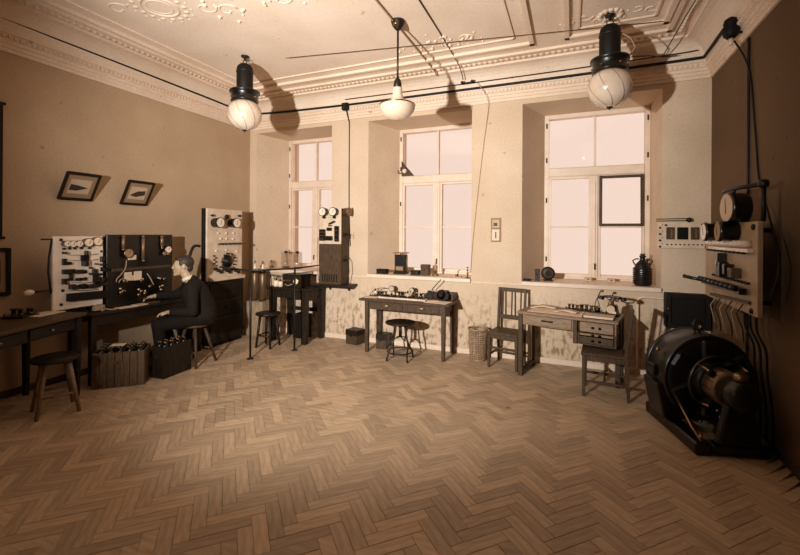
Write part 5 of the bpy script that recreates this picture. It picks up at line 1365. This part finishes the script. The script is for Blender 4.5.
# ---------------- generator ----------------------------------------------
def generator():
    gx, gy = 6.385, -1.36
    t = thing('motor_generator', 'large black cast iron generator standing on the floor in the right corner', 'generator', (gx, gy, 0), math.radians(16))
    zc = .48; R = .362
    # local -y points at the viewer
    bd = MB(); bd.b2((-.31, -.54, 0), (-.19, .28, .10)); bd.b2((.14, -.54, 0), (.235, .28, .10)); bd.b2((-.19, -.54, .01), (.14, -.44, .09)); bd.b2((-.19, .16, .01), (.14, .28, .09)); bd.build('bed_plate', 'casting', t, .012)
    # octagonal-round yoke
    prf = [(R * .80, -.17), (R * .93, -.165), (R, -.13), (R, .13), (R * .93, .165), (R * .80, .17)]
    MB().lathe(prf, 36, (0, 0, zc), (0, -1, 0)).build('yoke', 'casting', t)
    for s in (-.155, .155): MB().tube([(R * .96 * math.cos(2 * PI * i / 36), s, zc + R * .96 * math.sin(2 * PI * i / 36)) for i in range(36)], .02, 8, closed=True).build('yoke_rim', 'black_gloss', t)
    for s in (-1, 1): MB().prism([(s * .16, .10), (s * .34, .10), (s * .40, .40), (s * .30, .44), (s * .20, .22)], -.13, .13, 'y').build('foot', 'casting', t, .01)
    # pole pieces and field coils visible in the front opening
    for i in range(6):
        a = PI / 3 * i + PI / 6; c, s = math.cos(a), math.sin(a)
        MB().bar((c * .16, -.15, zc + s * .16), (c * .33, -.15, zc + s * .33), .12, .10, (0, 1, 0), .14, .10).build('field_coil', 'black_gloss', t, .02)
        MB().lathe([(.020, 0), (.018, .02), (.0001, .025)], 8, (c * .405, -.05, zc + s * .405), (c, 0, s)).build('pole_bolt', 'steel', t)
    MB().lathe([(.155, -.17), (.155, .30)], 28, (0, 0, zc), (0, -1, 0)).build('armature', 'iron', t)
    # commutator and brush gear
    cm = MB().lathe([(.14, .30), (.14, .44), (.12, .45)], 28, (0, 0, zc), (0, -1, 0)).build('commutator', 'worn_zinc', t)
    for i in range(14):
        a = 2 * PI * i / 14; MB().bar((.141 * math.cos(a), -.31, zc + .141 * math.sin(a)), (.141 * math.cos(a), -.43, zc + .141 * math.sin(a)), .006, .004, (math.cos(a), 0, math.sin(a))).build('segment_gap', 'black_matt', cm)
    MB().tube([(.22 * math.cos(2 * PI * i / 30), -.29, zc + .22 * math.sin(2 * PI * i / 30)) for i in range(30)], .016, 8, closed=True).build('brush_ring', 'black_gloss', t)
    for i in range(4):
        a = PI / 2 * i + PI / 4; c, s = math.cos(a), math.sin(a)
        MB().tube([(c * .22, -.29, zc + s * .22), (c * .20, -.42, zc + s * .20)], .012, 8).build('brush_arm', 'steel', t); MB().box((c * .17, -.38, zc + s * .17), (.05, .08, .05), 0, Matrix.Rotation(-a, 4, 'Y')).build('brush_holder', 'black_gloss', t, .006)
    # end bearing with rounded housing
    MB().lathe([(.04, .45), (.04, .47), (.105, .475), (.12, .50), (.12, .60), (.10, .63), (.05, .645), (.0001, .65)], 26, (0, 0, zc), (0, -1, 0)).build('bearing', 'casting', t)
    MB().prism([(-.16, .09), (.16, .09), (.09, zc - .06), (-.09, zc - .06)], -.56, -.49, 'y').build('pedestal', 'casting', t, .012)
    MB().lathe([(.05, 0), (.05, .05), (.03, .06), (.0001, .065)], 14, (0, -.55, zc + .11)).build('oil_cup', 'brass', t)
    # rear bearing / exciter drum
    MB().lathe([(.25, .17), (.25, .26), (.18, .30), (.08, .32)], 30, (0, 0, zc), (0, 1, 0)).build('rear_shield', 'casting', t)
    # lifting eye, terminal box, diagonal tie rods and bolts
    MB().tube([(.035 * math.cos(2 * PI * i / 16), 0, zc + R + .055 + .045 * math.sin(2 * PI * i / 16)) for i in range(16)], .012, 8, closed=True).build('lifting_eye', 'iron', t)
    MB().lathe([(.03, 0), (.022, .02)], 12, (0, 0, zc + R - .005)).build('eye_boss', 'casting', t)
    MB().b2((-.40, -.06, zc - .03), (-.345, .06, zc + .07)).build('terminal_box', 'black_gloss', t, .008)
    for x in (-.25, .19): MB().tube([(x * 1.15, -.18, zc - .12), (x * 1.05, -.40, .16), (x * 1.05, -.53, .11)], .012, 8).build('tie_rod', 'steel', t)
    for x in (-.25, .19):
        for y in (-.50, .24): MB().lathe([(.022, .10), (.022, .12), (.012, .122), (.012, .15)], 6, (x, y, 0)).build('anchor_bolt', 'steel', t)
    for i in range(5): MB().ball((-.10 + .01 * i, -.45 - .02 * i, zc - .16 - .04 * i), .014, 8).build('drip_chain', 'steel', t)
generator()
for i, (y, lab) in enumerate(((-1.50, 'cable dropping to the generator, nearest the window wall'), (-1.62, 'cable dropping to the generator between two others'), (-1.74, 'cable dropping to the generator, furthest from the window wall'))):
    cord('cable', [(6.68, y, 1.10), (6.69, y + .02, .95), (6.74, y, .80), (6.76, y + .03, .60), (6.785, y, .30), (6.785, y, .012)], .009, 'cable', lab)
# leaf-like scrap on the floor
q = Pz(508, 408, 0)
o = MB().add([(-.03, -.012, .004), (.01, -.018, .012), (.04, .0, .004), (.0, .02, .010), (.0, 0, .0015)], [[0, 4, 3], [0, 1, 4], [1, 2, 4], [4, 2, 3]]).build('paper_scrap', 'oak'); tag(o, 'tiny crumpled scrap lying on the open parquet floor', 'scrap', None, (q.x, q.y, .0))
